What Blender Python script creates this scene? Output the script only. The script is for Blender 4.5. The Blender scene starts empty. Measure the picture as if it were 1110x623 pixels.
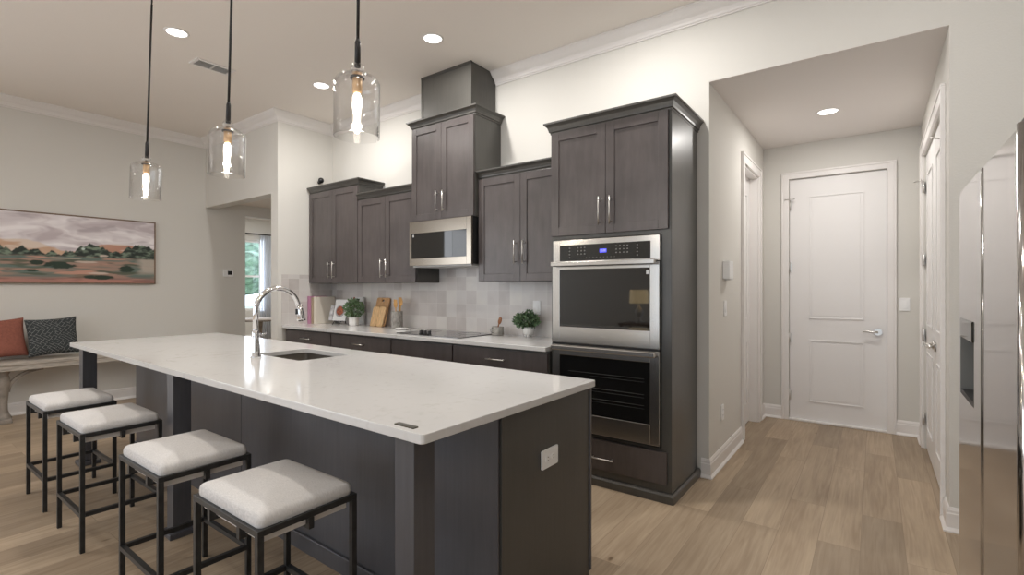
import bpy, bmesh, math, random
from mathutils import Vector, Matrix, noise
random.seed(7)
S = bpy.context.scene
COL = S.collection
PI = math.pi

# ------------------------------------------------------------------ camera
cam = bpy.data.objects.new('camera', bpy.data.cameras.new('camera'))
COL.objects.link(cam)
cam.location = (0, 0, 1.338)
cam.rotation_euler = (PI/2, 0, math.radians(36.34))
cam.data.sensor_width = 36.0
cam.data.lens = 36.0*534.8/1110
cam.data.shift_y = 0.4/1110
cam.data.clip_start = 0.02
S.camera = cam
S.view_settings.view_transform = 'Standard'
S.view_settings.look = 'None'
S.view_settings.gamma = 1
S.view_settings.use_curve_mapping = False
S.view_settings.exposure = 0.16
S.cycles.use_denoising = True
S.cycles.max_bounces = 10
S.cycles.diffuse_bounces = 5
S.cycles.caustics_reflective = False
S.cycles.caustics_refractive = False
S.cycles.sample_clamp_indirect = 6

# ------------------------------------------------------------------ world
world = bpy.data.worlds.new('sky'); S.world = world
world.use_nodes = True
wn = world.node_tree.nodes; wl = world.node_tree.links
wn.clear()
wo = wn.new('ShaderNodeOutputWorld'); wb = wn.new('ShaderNodeBackground')
wb.inputs['Color'].default_value = (0.78, 0.88, 1.0, 1)
wb.inputs['Strength'].default_value = 2.4
wl.new(wb.outputs[0], wo.inputs[0])

def area(name, loc, rot, sx, sy, power, color=(1, 1, 1), spread=180, shape='RECTANGLE'):
    l = bpy.data.lights.new(name, 'AREA'); l.shape = shape
    l.size = sx; l.size_y = sy; l.energy = power; l.color = color
    l.spread = math.radians(spread)
    o = bpy.data.objects.new(name, l); COL.objects.link(o)
    o.location = loc; o.rotation_euler = rot
    return o
# daylight entering the windows of the living room behind the viewpoint; the side light is added fill
area('window_daylight', (-1.40, -4.32, 1.50), (PI/2, 0, PI), 4.6, 2.4, 380, (0.56, 0.71, 1.0))
area('side_fill', (-7.2, -2.4, 1.50), (PI/2, 0, -PI/2), 2.8, 2.2, 70, (0.88, 0.93, 1.0))  # added fill to lift the room; the left wall has no window here
area('nook_window_daylight', (-10.40, 4.85, 1.6), (PI/2, 0, -PI/2), 0.9, 1.5, 14, (0.85, 0.92, 1.0))
DOWN_POWER = 17
DOWN_COLOR = (1.0, 0.97, 0.925)
PEND_POWER = 3.0

# ------------------------------------------------------------------ materials
MAT = {}
def nodes_of(name):
    m = bpy.data.materials.new(name); m.use_nodes = True
    nt = m.node_tree
    return m, nt, nt.nodes['Principled BSDF']
def sock(b, *names):
    for n in names:
        if n in b.inputs: return b.inputs[n]
def simple(name, col, rough=0.5, metal=0.0, spec=0.5, coat=0.0, noise_amt=0.0, noise_scale=20, bump=0.0, bump_scale=200, coat_rough=0.1, stretch=(1, 1, 1)):
    m, nt, b = nodes_of(name)
    b.inputs['Base Color'].default_value = (*col, 1)
    b.inputs['Roughness'].default_value = rough
    b.inputs['Metallic'].default_value = metal
    sock(b, 'Specular IOR Level').default_value = spec
    if coat:
        b.inputs['Coat Weight'].default_value = coat
        b.inputs['Coat Roughness'].default_value = coat_rough
    tc = nt.nodes.new('ShaderNodeTexCoord'); mp = nt.nodes.new('ShaderNodeMapping')
    mp.inputs['Scale'].default_value = stretch
    nt.links.new(tc.outputs['Object'], mp.inputs[0])
    if noise_amt:
        n = nt.nodes.new('ShaderNodeTexNoise'); n.inputs['Scale'].default_value = noise_scale
        n.inputs['Detail'].default_value = 5
        nt.links.new(mp.outputs[0], n.inputs['Vector'])
        r = nt.nodes.new('ShaderNodeValToRGB')
        r.color_ramp.elements[0].position = 0.3; r.color_ramp.elements[1].position = 0.7
        r.color_ramp.elements[0].color = tuple(c*(1-noise_amt) for c in col) + (1,)
        r.color_ramp.elements[1].color = tuple(min(1, c*(1+noise_amt)) for c in col) + (1,)
        nt.links.new(n.outputs['Fac'], r.inputs[0]); nt.links.new(r.outputs[0], b.inputs['Base Color'])
    if bump:
        n2 = nt.nodes.new('ShaderNodeTexNoise'); n2.inputs['Scale'].default_value = bump_scale
        nt.links.new(mp.outputs[0], n2.inputs['Vector'])
        bp = nt.nodes.new('ShaderNodeBump'); bp.inputs['Strength'].default_value = bump; bp.inputs['Distance'].default_value = 0.002
        nt.links.new(n2.outputs['Fac'], bp.inputs['Height']); nt.links.new(bp.outputs[0], b.inputs['Normal'])
    MAT[name] = m
    return m
def emit(name, col, s):
    m, nt, b = nodes_of(name)
    b.inputs['Base Color'].default_value = (*col, 1)
    b.inputs['Emission Color'].default_value = (*col, 1); b.inputs['Emission Strength'].default_value = s
    MAT[name] = m; return m

simple('wall_paint', (0.71, 0.69, 0.65), 0.75, spec=0.25, bump=0.35, bump_scale=90)
simple('ceiling_paint', (0.87, 0.82, 0.77), 0.85, spec=0.2, bump=0.35, bump_scale=60)
simple('hall_ceiling_paint', (0.82, 0.78, 0.755), 0.85, spec=0.2)
simple('trim_paint', (0.83, 0.80, 0.78), 0.4, spec=0.4)
simple('door_paint', (0.84, 0.82, 0.81), 0.45, spec=0.4)
simple('door_panel_line', (0.80, 0.78, 0.77), 0.45)
simple('white_plastic', (0.88, 0.88, 0.88), 0.35)
simple('plastic_shade', (0.62, 0.61, 0.60), 0.4)
simple('black_metal', (0.035, 0.033, 0.033), 0.42, metal=0.6)
simple('stool_metal', (0.030, 0.030, 0.030), 0.38, metal=0.3, noise_amt=0.25, noise_scale=30)
simple('black_plastic', (0.012, 0.012, 0.013), 0.3)
simple('dark_void', (0.004, 0.004, 0.004), 0.9)
simple('chrome', (0.80, 0.80, 0.82), 0.06, metal=1)
simple('nickel', (0.68, 0.66, 0.63), 0.28, metal=1)
simple('steel_sink', (0.15, 0.135, 0.115), 0.42, metal=.55)
simple('bronze', (0.10, 0.09, 0.07), 0.35, metal=0.8)
simple('display_glass', (0.010, 0.010, 0.009), 0.06, spec=0.6)
simple('oven_glass', (0.006, 0.006, 0.006), 0.03, spec=0.7)
simple('key_grey', (0.16, 0.16, 0.15), 0.5)
simple('rack_metal', (0.07, 0.07, 0.07), 0.45, metal=1)
emit('display_blue', (0.08, 0.09, 0.9), 0.8)
simple('cooktop_glass', (0.055, 0.055, 0.058), 0.07, spec=0.7)
simple('cooktop_ring', (0.11, 0.11, 0.11), 0.2)
simple('stool_fabric', (0.62, 0.60, 0.585), 0.95, spec=0.1, noise_amt=0.12, noise_scale=90, bump=0.35, bump_scale=500, stretch=(1, 7, 1))
simple('seat_welt', (0.66, 0.63, 0.60), 0.9, spec=0.1)
simple('weathered_wood', (0.44, 0.395, 0.345), 0.75, noise_amt=0.28, noise_scale=14, bump=0.4, bump_scale=60, stretch=(6, 0.7, 6))
simple('bench_frame_wood', (0.27, 0.235, 0.20), 0.75, noise_amt=0.25, noise_scale=14)
simple('terracotta_fabric', (0.30, 0.115, 0.085), 0.95, spec=0.1, noise_amt=0.12, noise_scale=60, bump=0.5, bump_scale=300)
simple('frame_wood', (0.20, 0.13, 0.085), 0.5, noise_amt=0.2, noise_scale=30)
simple('board_wood', (0.66, 0.43, 0.22), 0.5, noise_amt=0.22, noise_scale=14, stretch=(6, 6, 0.6))
simple('board_wood_dark', (0.52, 0.30, 0.14), 0.5, noise_amt=0.25, noise_scale=14, stretch=(6, 6, 0.6))
simple('utensil_wood', (0.66, 0.37, 0.13), 0.5, noise_amt=0.12, noise_scale=25)
simple('brown_wood', (0.30, 0.12, 0.05), 0.5, noise_amt=0.2, noise_scale=30)
simple('crock_stone', (0.33, 0.31, 0.285), 0.55, noise_amt=0.35, noise_scale=45, stretch=(1, 1, .6))
simple('white_ceramic', (0.78, 0.77, 0.75), 0.22)
simple('grey_ceramic', (0.40, 0.38, 0.35), 0.5, noise_amt=0.2, noise_scale=40)
simple('soil', (0.05, 0.035, 0.025), 0.95)
simple('leaf_green', (0.13, 0.21, 0.10), 0.6, noise_amt=0.45, noise_scale=35)
simple('leaf_dark', (0.11, 0.18, 0.09), 0.6, noise_amt=0.45, noise_scale=35)
simple('stem_green', (0.10, 0.14, 0.05), 0.7)
simple('pink_cloth', (0.45, 0.21, 0.32), 0.6)
simple('tan_cloth', (0.36, 0.29, 0.20), 0.6)
simple('cream_paper', (0.66, 0.60, 0.52), 0.7)
simple('page_white', (0.75, 0.72, 0.66), 0.8)
simple('cover_white', (0.68, 0.68, 0.68), 0.35)
simple('cover_photo_grey', (0.42, 0.41, 0.42), 0.4, noise_amt=0.5, noise_scale=30)
simple('food_red', (0.28, 0.07, 0.03), 0.5, noise_amt=0.7, noise_scale=60)
simple('greige_fabric', (0.33, 0.29, 0.26), 0.9, noise_amt=0.1, noise_scale=60)
simple('light_fabric', (0.70, 0.68, 0.66), 0.9, noise_amt=0.06, noise_scale=40)
simple('curtain_sheer', (0.78, 0.80, 0.86), 0.8)
simple('socket_amber', (0.62, 0.40, 0.22), 0.35, metal=0.3)
simple('lawn', (0.42, 0.52, 0.40), 0.9, noise_amt=0.3, noise_scale=3)
simple('hedge', (0.26, 0.37, 0.29), 0.9, noise_amt=0.5, noise_scale=4)
emit('lens_glow', (1.0, 0.97, 0.92), 6.0)
emit('bulb_glow', (1.0, 0.90, 0.76), 9.0)
emit('shade_glow', (1.0, 0.78, 0.45), 1.6)

def cabinet_wood(name, c1, c2, rough, grain=(22, 22, 1.4), coat=0.25):
    m, nt, b = nodes_of(name)
    tc = nt.nodes.new('ShaderNodeTexCoord'); mp = nt.nodes.new('ShaderNodeMapping'); mp.inputs['Scale'].default_value = grain
    nt.links.new(tc.outputs['Object'], mp.inputs[0])
    n = nt.nodes.new('ShaderNodeTexNoise'); n.inputs['Scale'].default_value = 2.6; n.inputs['Detail'].default_value = 8; n.inputs['Roughness'].default_value = .62
    nt.links.new(mp.outputs[0], n.inputs['Vector'])
    n2 = nt.nodes.new('ShaderNodeTexNoise'); n2.inputs['Scale'].default_value = 3.2; n2.inputs['Detail'].default_value = 3
    nt.links.new(tc.outputs['Object'], n2.inputs['Vector'])
    mx = nt.nodes.new('ShaderNodeMix'); mx.data_type = 'FLOAT'; mx.inputs[0].default_value = 0.55
    nt.links.new(n.outputs['Fac'], mx.inputs[2]); nt.links.new(n2.outputs['Fac'], mx.inputs[3])
    r = nt.nodes.new('ShaderNodeValToRGB'); r.color_ramp.elements[0].position = .38; r.color_ramp.elements[1].position = .64
    r.color_ramp.elements[0].color = (*c1, 1); r.color_ramp.elements[1].color = (*c2, 1)
    nt.links.new(mx.outputs[0], r.inputs[0]); nt.links.new(r.outputs[0], b.inputs['Base Color'])
    b.inputs['Roughness'].default_value = rough
    b.inputs['Coat Weight'].default_value = coat; b.inputs['Coat Roughness'].default_value = 0.25
    MAT[name] = m
cabinet_wood('cabinet_wood', (0.062, 0.051, 0.050), (0.094, 0.079, 0.077), 0.36, grain=(9, 9, 1.5))
cabinet_wood('cabinet_side', (0.058, 0.055, 0.050), (0.080, 0.076, 0.068), 0.36)
cabinet_wood('island_wood_daylit', (0.058, 0.058, 0.066), (0.080, 0.080, 0.090), 0.38)  # bluish tint of the window daylight put into the wood colour
cabinet_wood('island_wood_shaded', (0.048, 0.046, 0.042), (0.060, 0.057, 0.053), 0.45)  # same wood, with the shade of the end face put into a darker colour

def steel(name, col, rough, axis):
    m, nt, b = nodes_of(name)
    b.inputs['Metallic'].default_value = 1; b.inputs['Base Color'].default_value = (*col, 1)
    tc = nt.nodes.new('ShaderNodeTexCoord'); mp = nt.nodes.new('ShaderNodeMapping'); mp.inputs['Scale'].default_value = axis
    nt.links.new(tc.outputs['Object'], mp.inputs[0])
    n = nt.nodes.new('ShaderNodeTexNoise'); n.inputs['Scale'].default_value = 6; n.inputs['Detail'].default_value = 4
    nt.links.new(mp.outputs[0], n.inputs['Vector'])
    mr = nt.nodes.new('ShaderNodeMapRange'); mr.inputs['To Min'].default_value = rough*.9; mr.inputs['To Max'].default_value = rough*1.1
    nt.links.new(n.outputs['Fac'], mr.inputs[0]); nt.links.new(mr.outputs[0], b.inputs['Roughness'])
    MAT[name] = m
steel('steel', (0.50, 0.485, 0.465), 0.22, (1, 1, 60))
steel('steel_warm', (0.33, 0.295, 0.25), 0.22, (1, 1, 60))
steel('fridge_steel', (0.52, 0.50, 0.49), 0.10, (60, 60, 1))

def quartz():
    m, nt, b = nodes_of('quartz')
    tc = nt.nodes.new('ShaderNodeTexCoord')
    n = nt.nodes.new('ShaderNodeTexNoise'); n.inputs['Scale'].default_value = 2.2; n.inputs['Detail'].default_value = 9; n.inputs['Distortion'].default_value = 1.4
    nt.links.new(tc.outputs['Object'], n.inputs['Vector'])
    r = nt.nodes.new('ShaderNodeValToRGB')
    e = r.color_ramp.elements
    e[0].position = .0; e[0].color = (0.635, 0.625, 0.615, 1); e[1].position = 1; e[1].color = (0.655, 0.645, 0.635, 1)
    x = e.new(.485); x.color = (0.645, 0.635, 0.625, 1)
    x = e.new(.5); x.color = (0.55, 0.53, 0.51, 1)
    x = e.new(.515); x.color = (0.645, 0.635, 0.625, 1)
    n3 = nt.nodes.new('ShaderNodeTexNoise'); n3.inputs['Scale'].default_value = 28; n3.inputs['Detail'].default_value = 6
    nt.links.new(tc.outputs['Object'], n3.inputs['Vector'])
    r3 = nt.nodes.new('ShaderNodeValToRGB'); r3.color_ramp.elements[0].position = .28; r3.color_ramp.elements[1].position = .42
    r3.color_ramp.elements[0].color = (.93, .93, .92, 1); r3.color_ramp.elements[1].color = (1, 1, 1, 1)
    nt.links.new(n3.outputs['Fac'], r3.inputs[0])
    nm = nt.nodes.new('ShaderNodeTexNoise'); nm.inputs['Scale'].default_value = 1.1
    nt.links.new(tc.outputs['Object'], nm.inputs['Vector'])
    rm = nt.nodes.new('ShaderNodeValToRGB'); rm.color_ramp.elements[0].position = .5; rm.color_ramp.elements[1].position = .6
    nt.links.new(nm.outputs['Fac'], rm.inputs[0])
    mix0 = nt.nodes.new('ShaderNodeMix'); mix0.data_type = 'RGBA'
    nt.links.new(rm.outputs[0], mix0.inputs[0]); mix0.inputs[6].default_value = (0.645, 0.635, 0.625, 1)
    nt.links.new(n.outputs['Fac'], r.inputs[0]); nt.links.new(r.outputs[0], mix0.inputs[7])
    mu = nt.nodes.new('ShaderNodeMix'); mu.data_type = 'RGBA'; mu.blend_type = 'MULTIPLY'; mu.inputs[0].default_value = 1
    nt.links.new(mix0.outputs[2], mu.inputs[6]); nt.links.new(r3.outputs[0], mu.inputs[7])
    nt.links.new(mu.outputs[2], b.inputs['Base Color'])
    b.inputs['Roughness'].default_value = 0.10
    MAT['quartz'] = m
quartz()

def planks():
    m, nt, b = nodes_of('oak_planks')
    tc = nt.nodes.new('ShaderNodeTexCoord'); mp = nt.nodes.new('ShaderNodeMapping')
    mp.inputs['Rotation'].default_value = (0, 0, PI/2); mp.inputs['Location'].default_value = (0.37, 0.06, 0)
    nt.links.new(tc.outputs['Object'], mp.inputs[0])
    br = nt.nodes.new('ShaderNodeTexBrick')
    br.offset = 0.37; br.squash = 1
    br.inputs['Scale'].default_value = 1
    br.inputs['Brick Width'].default_value = 1.35; br.inputs['Row Height'].default_value = 0.185
    br.inputs['Mortar Size'].default_value = 0.0012; br.inputs['Mortar Smooth'].default_value = 0.3
    br.inputs['Color1'].default_value = (0, 0, 0, 1); br.inputs['Color2'].default_value = (1, 1, 1, 1); br.inputs['Mortar'].default_value = (.1, .1, .1, 1)
    nt.links.new(mp.outputs[0], br.inputs['Vector'])
    # grain, moved by a random amount on every plank
    sc = nt.nodes.new('ShaderNodeVectorMath'); sc.operation = 'SCALE'; sc.inputs['Scale'].default_value = 17.0
    nt.links.new(br.outputs['Color'], sc.inputs[0])
    ad = nt.nodes.new('ShaderNodeVectorMath'); ad.operation = 'ADD'
    nt.links.new(mp.outputs[0], ad.inputs[0]); nt.links.new(sc.outputs[0], ad.inputs[1])
    g = nt.nodes.new('ShaderNodeMapping'); g.inputs['Scale'].default_value = (1.1, 20, 1)
    nt.links.new(ad.outputs[0], g.inputs[0])
    n = nt.nodes.new('ShaderNodeTexNoise'); n.inputs['Scale'].default_value = 2.0; n.inputs['Detail'].default_value = 6; n.inputs['Distortion'].default_value = 1.2
    nt.links.new(g.outputs[0], n.inputs['Vector'])
    g2 = nt.nodes.new('ShaderNodeMapping'); g2.inputs['Scale'].default_value = (0.9, 3.2, 1)
    nt.links.new(ad.outputs[0], g2.inputs[0])
    n2 = nt.nodes.new('ShaderNodeTexNoise'); n2.inputs['Scale'].default_value = 1.6; n2.inputs['Detail'].default_value = 3
    nt.links.new(g2.outputs[0], n2.inputs['Vector'])
    a = nt.nodes.new('ShaderNodeMath'); a.operation = 'MULTIPLY_ADD'; a.inputs[1].default_value = .5
    nt.links.new(n.outputs['Fac'], a.inputs[0])
    a2 = nt.nodes.new('ShaderNodeMath'); a2.operation = 'MULTIPLY'; a2.inputs[1].default_value = .5
    nt.links.new(n2.outputs['Fac'], a2.inputs[0]); nt.links.new(a2.outputs[0], a.inputs[2])
    r = nt.nodes.new('ShaderNodeValToRGB'); r.color_ramp.elements[0].position = .34; r.color_ramp.elements[1].position = .66
    r.color_ramp.elements[0].color = (0.30, 0.222, 0.15, 1); r.color_ramp.elements[1].color = (0.47, 0.37, 0.265, 1)
    nt.links.new(a.outputs[0], r.inputs[0])
    tr = nt.nodes.new('ShaderNodeValToRGB')
    tr.color_ramp.elements[0].color = (.78, .77, .76, 1); tr.color_ramp.elements[1].color = (1.13, 1.12, 1.11, 1)
    nt.links.new(br.outputs['Color'], tr.inputs[0])
    mu = nt.nodes.new('ShaderNodeMix'); mu.data_type = 'RGBA'; mu.blend_type = 'MULTIPLY'; mu.inputs[0].default_value = 1
    nt.links.new(r.outputs[0], mu.inputs[6]); nt.links.new(tr.outputs[0], mu.inputs[7])
    # knots
    vo = nt.nodes.new('ShaderNodeTexVoronoi'); vo.inputs['Scale'].default_value = 1.25
    g3 = nt.nodes.new('ShaderNodeMapping'); g3.inputs['Scale'].default_value = (1, 2.2, 1)
    nt.links.new(ad.outputs[0], g3.inputs[0]); nt.links.new(g3.outputs[0], vo.inputs['Vector'])
    kr = nt.nodes.new('ShaderNodeValToRGB'); kr.color_ramp.elements[0].position = 0.012; kr.color_ramp.elements[1].position = 0.04
    kr.color_ramp.elements[0].color = (.45, .38, .32, 1); kr.color_ramp.elements[1].color = (1, 1, 1, 1)
    nt.links.new(vo.outputs['Distance'], kr.inputs[0])
    mu2 = nt.nodes.new('ShaderNodeMix'); mu2.data_type = 'RGBA'; mu2.blend_type = 'MULTIPLY'; mu2.inputs[0].default_value = 1
    nt.links.new(mu.outputs[2], mu2.inputs[6]); nt.links.new(kr.outputs[0], mu2.inputs[7])
    mm = nt.nodes.new('ShaderNodeMix'); mm.data_type = 'RGBA'
    nt.links.new(br.outputs['Fac'], mm.inputs[0]); nt.links.new(mu2.outputs[2], mm.inputs[6]); mm.inputs[7].default_value = (.24, .175, .12, 1)
    nt.links.new(mm.outputs[2], b.inputs['Base Color'])
    b.inputs['Roughness'].default_value = 0.42
    sock(b, 'Specular IOR Level').default_value = .35
    MAT['oak_planks'] = m
planks()

def tiles(name, axis_swap):
    m, nt, b = nodes_of(name)
    tc = nt.nodes.new('ShaderNodeTexCoord'); sx = nt.nodes.new('ShaderNodeSeparateXYZ'); cx = nt.nodes.new('ShaderNodeCombineXYZ')
    nt.links.new(tc.outputs['Object'], sx.inputs[0])
    nt.links.new(sx.outputs['Y' if axis_swap else 'X'], cx.inputs['X']); nt.links.new(sx.outputs['Z'], cx.inputs['Y'])
    mp = nt.nodes.new('ShaderNodeMapping'); mp.inputs['Location'].default_value = (0.02, 0.133-0.914 % 0.133, 0)
    nt.links.new(cx.outputs[0], mp.inputs[0])
    br = nt.nodes.new('ShaderNodeTexBrick'); br.offset = 0.0
    br.inputs['Scale'].default_value = 1; br.inputs['Brick Width'].default_value = .133; br.inputs['Row Height'].default_value = .133
    br.inputs['Mortar Size'].default_value = .0016; br.inputs['Mortar Smooth'].default_value = .2
    br.inputs['Color1'].default_value = (0, 0, 0, 1); br.inputs['Color2'].default_value = (1, 1, 1, 1)
    nt.links.new(mp.outputs[0], br.inputs['Vector'])
    n = nt.nodes.new('ShaderNodeTexNoise'); n.inputs['Scale'].default_value = 9; n.inputs['Detail'].default_value = 5
    nt.links.new(tc.outputs['Object'], n.inputs['Vector'])
    a = nt.nodes.new('ShaderNodeMix'); a.data_type = 'FLOAT'; a.inputs[0].default_value = .42
    nt.links.new(br.outputs['Color'], a.inputs[2]); nt.links.new(n.outputs['Fac'], a.inputs[3])
    r = nt.nodes.new('ShaderNodeValToRGB'); e = r.color_ramp.elements
    e[0].position = .12; e[0].color = (.49, .45, .43, 1); e[1].position = .9; e[1].color = (.73, .70, .65, 1)
    x = e.new(.38); x.color = (.60, .56, .54, 1)
    x = e.new(.62); x.color = (.64, .61, .59, 1)
    nt.links.new(a.outputs[0], r.inputs[0])
    mm = nt.nodes.new('ShaderNodeMix'); mm.data_type = 'RGBA'
    nt.links.new(br.outputs['Fac'], mm.inputs[0]); nt.links.new(r.outputs[0], mm.inputs[6]); mm.inputs[7].default_value = (.70, .67, .64, 1)
    nt.links.new(mm.outputs[2], b.inputs['Base Color'])
    b.inputs['Roughness'].default_value = .28
    bp = nt.nodes.new('ShaderNodeBump'); bp.inputs['Strength'].default_value = .25; bp.inputs['Distance'].default_value = .004
    nt.links.new(n.outputs['Fac'], bp.inputs['Height']); nt.links.new(bp.outputs[0], b.inputs['Normal'])
    MAT[name] = m
tiles('tile_back', False); tiles('tile_side', True)

def clear_glass():
    m, nt, b = nodes_of('clear_glass')
    nt.nodes.remove(b)
    out = nt.nodes['Material Output']
    t = nt.nodes.new('ShaderNodeBsdfTransparent'); t.inputs[0].default_value = (.992, .992, .992, 1)
    g = nt.nodes.new('ShaderNodeBsdfGlossy'); g.inputs['Roughness'].default_value = .02
    lw = nt.nodes.new('ShaderNodeLayerWeight'); lw.inputs['Blend'].default_value = .5
    pw = nt.nodes.new('ShaderNodeMath'); pw.operation = 'POWER'; pw.inputs[1].default_value = 3.0
    fr = nt.nodes.new('ShaderNodeMath'); fr.operation = 'MULTIPLY_ADD'; fr.inputs[1].default_value = .9; fr.inputs[2].default_value = .06
    nt.links.new(lw.outputs['Facing'], pw.inputs[0]); nt.links.new(pw.outputs[0], fr.inputs[0])
    mx = nt.nodes.new('ShaderNodeMixShader')
    nt.links.new(fr.outputs[0], mx.inputs[0]); nt.links.new(t.outputs[0], mx.inputs[1]); nt.links.new(g.outputs[0], mx.inputs[2])
    nt.links.new(mx.outputs[0], out.inputs[0])
    MAT['clear_glass'] = m
clear_glass()
def pillow_pattern():
    m, nt, b = nodes_of('dark_pattern_fabric')
    tc = nt.nodes.new('ShaderNodeTexCoord'); sx = nt.nodes.new('ShaderNodeSeparateXYZ'); cx = nt.nodes.new('ShaderNodeCombineXYZ')
    nt.links.new(tc.outputs['Object'], sx.inputs[0]); nt.links.new(sx.outputs['Y'], cx.inputs['X']); nt.links.new(sx.outputs['Z'], cx.inputs['Y'])
    facs = []
    for ang, bw, rh in ((40, .085, .022), (-52, .060, .030)):
        mp = nt.nodes.new('ShaderNodeMapping'); mp.inputs['Rotation'].default_value = (0, 0, math.radians(ang))
        nt.links.new(cx.outputs[0], mp.inputs[0])
        br = nt.nodes.new('ShaderNodeTexBrick'); br.inputs['Scale'].default_value = 1; br.offset = .43
        br.inputs['Brick Width'].default_value = bw; br.inputs['Row Height'].default_value = rh; br.inputs['Mortar Size'].default_value = .0011
        nt.links.new(mp.outputs[0], br.inputs['Vector']); facs.append(br.outputs['Fac'])
    n = nt.nodes.new('ShaderNodeTexNoise'); n.inputs['Scale'].default_value = 14; nt.links.new(tc.outputs['Object'], n.inputs['Vector'])
    st = nt.nodes.new('ShaderNodeMath'); st.operation = 'GREATER_THAN'; st.inputs[1].default_value = .5; nt.links.new(n.outputs['Fac'], st.inputs[0])
    mf = nt.nodes.new('ShaderNodeMix'); mf.data_type = 'FLOAT'; nt.links.new(st.outputs[0], mf.inputs[0]); nt.links.new(facs[0], mf.inputs[2]); nt.links.new(facs[1], mf.inputs[3])
    mc_ = nt.nodes.new('ShaderNodeMix'); mc_.data_type = 'RGBA'; nt.links.new(mf.outputs[0], mc_.inputs[0])
    mc_.inputs[6].default_value = (.050, .056, .058, 1); mc_.inputs[7].default_value = (.32, .32, .31, 1)
    nt.links.new(mc_.outputs[2], b.inputs['Base Color'])
    b.inputs['Roughness'].default_value = .95; sock(b, 'Specular IOR Level').default_value = .1
    MAT['dark_pattern_fabric'] = m
def sheer():
    m, nt, b = nodes_of('curtain_sheer'); nt.nodes.remove(b); out = nt.nodes['Material Output']
    d = nt.nodes.new('ShaderNodeBsdfDiffuse'); d.inputs[0].default_value = (.85, .87, .9, 1)
    t = nt.nodes.new('ShaderNodeBsdfTranslucent'); t.inputs[0].default_value = (.85, .88, .93, 1)
    mx = nt.nodes.new('ShaderNodeMixShader'); mx.inputs[0].default_value = .5
    nt.links.new(d.outputs[0], mx.inputs[1]); nt.links.new(t.outputs[0], mx.inputs[2]); nt.links.new(mx.outputs[0], out.inputs[0])
    MAT['curtain_sheer'] = m
sheer()
pillow_pattern()

# ------------------------------------------------------------------ geometry helpers
def box(bm, x0, x1, y0, y1, z0, z1):
    vs = [bm.verts.new((x, y, z)) for x in (x0, x1) for y in (y0, y1) for z in (z0, z1)]
    for f in ((0, 1, 3, 2), (4, 6, 7, 5), (0, 4, 5, 1), (2, 3, 7, 6), (0, 2, 6, 4), (1, 5, 7, 3)):
        bm.faces.new([vs[i] for i in f])
    return vs
def rotbox(bm, c, size, M):
    vs = box(bm, -size[0]/2, size[0]/2, -size[1]/2, size[1]/2, -size[2]/2, size[2]/2)
    for v in vs: v.co = M @ v.co + Vector(c)
    return vs
def bar(bm, a, b, w, h=None, up=(0, 0, 1)):
    h = h or w
    a = Vector(a); b = Vector(b); d = (b-a).normalized(); up = Vector(up)
    if abs(d.dot(up)) > .98: up = Vector((1, 0, 0))
    s = d.cross(up).normalized(); u = s.cross(d)
    vs = [bm.verts.new(p + s*i*w/2 + u*j*h/2) for p in (a, b) for i, j in ((-1, -1), (1, -1), (1, 1), (-1, 1))]
    bm.faces.new(vs[3::-1]); bm.faces.new(vs[4:])
    for i in range(4): bm.faces.new((vs[i], vs[(i+1) % 4], vs[4+(i+1) % 4], vs[4+i]))
def tube(bm, pts, r, seg=12, caps=True):
    pts = [Vector(p) for p in pts]; n = len(pts)
    rs = r if isinstance(r, (list, tuple)) else [r]*n
    rings = []; ref = None
    for i, p in enumerate(pts):
        d = (pts[min(i+1, n-1)]-pts[max(i-1, 0)]).normalized()
        if ref is None:
            ref = Vector((1, 0, 0)) if abs(d.x) < .9 else Vector((0, 1, 0))
        s = (ref - d*ref.dot(d)).normalized(); ref = s; t = d.cross(s)
        rings.append([bm.verts.new(p + (s*math.cos(2*PI*k/seg)+t*math.sin(2*PI*k/seg))*rs[i]) for k in range(seg)])
    for a, b in zip(rings, rings[1:]):
        for k in range(seg): bm.faces.new((a[k], a[(k+1) % seg], b[(k+1) % seg], b[k])).smooth = True
    if caps:
        bm.faces.new(rings[0][::-1]); bm.faces.new(rings[-1])
def lathe(bm, prof, c=(0, 0, 0), seg=28, smooth=True, close=False):
    rings = []
    for r, z in prof:
        if r < 1e-6: rings.append([bm.verts.new((c[0], c[1], c[2]+z))])
        else: rings.append([bm.verts.new((c[0]+r*math.cos(2*PI*k/seg), c[1]+r*math.sin(2*PI*k/seg), c[2]+z)) for k in range(seg)])
    for a, b in zip(rings, rings[1:]):
        for k in range(seg):
            q = [a[k % len(a)], a[(k+1) % len(a)], b[(k+1) % len(b)], b[k % len(b)]]
            u = []
            for v in q:
                if v not in u: u.append(v)
            if len(u) > 2: bm.faces.new(u).smooth = smooth
def prism(bm, poly, z0, z1):
    a = [bm.verts.new((x, y, z0)) for x, y in poly]; b = [bm.verts.new((x, y, z1)) for x, y in poly]
    n = len(poly)
    bm.faces.new(a[::-1]); bm.faces.new(b)
    for i in range(n): bm.faces.new((a[i], a[(i+1) % n], b[(i+1) % n], b[i]))
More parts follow.
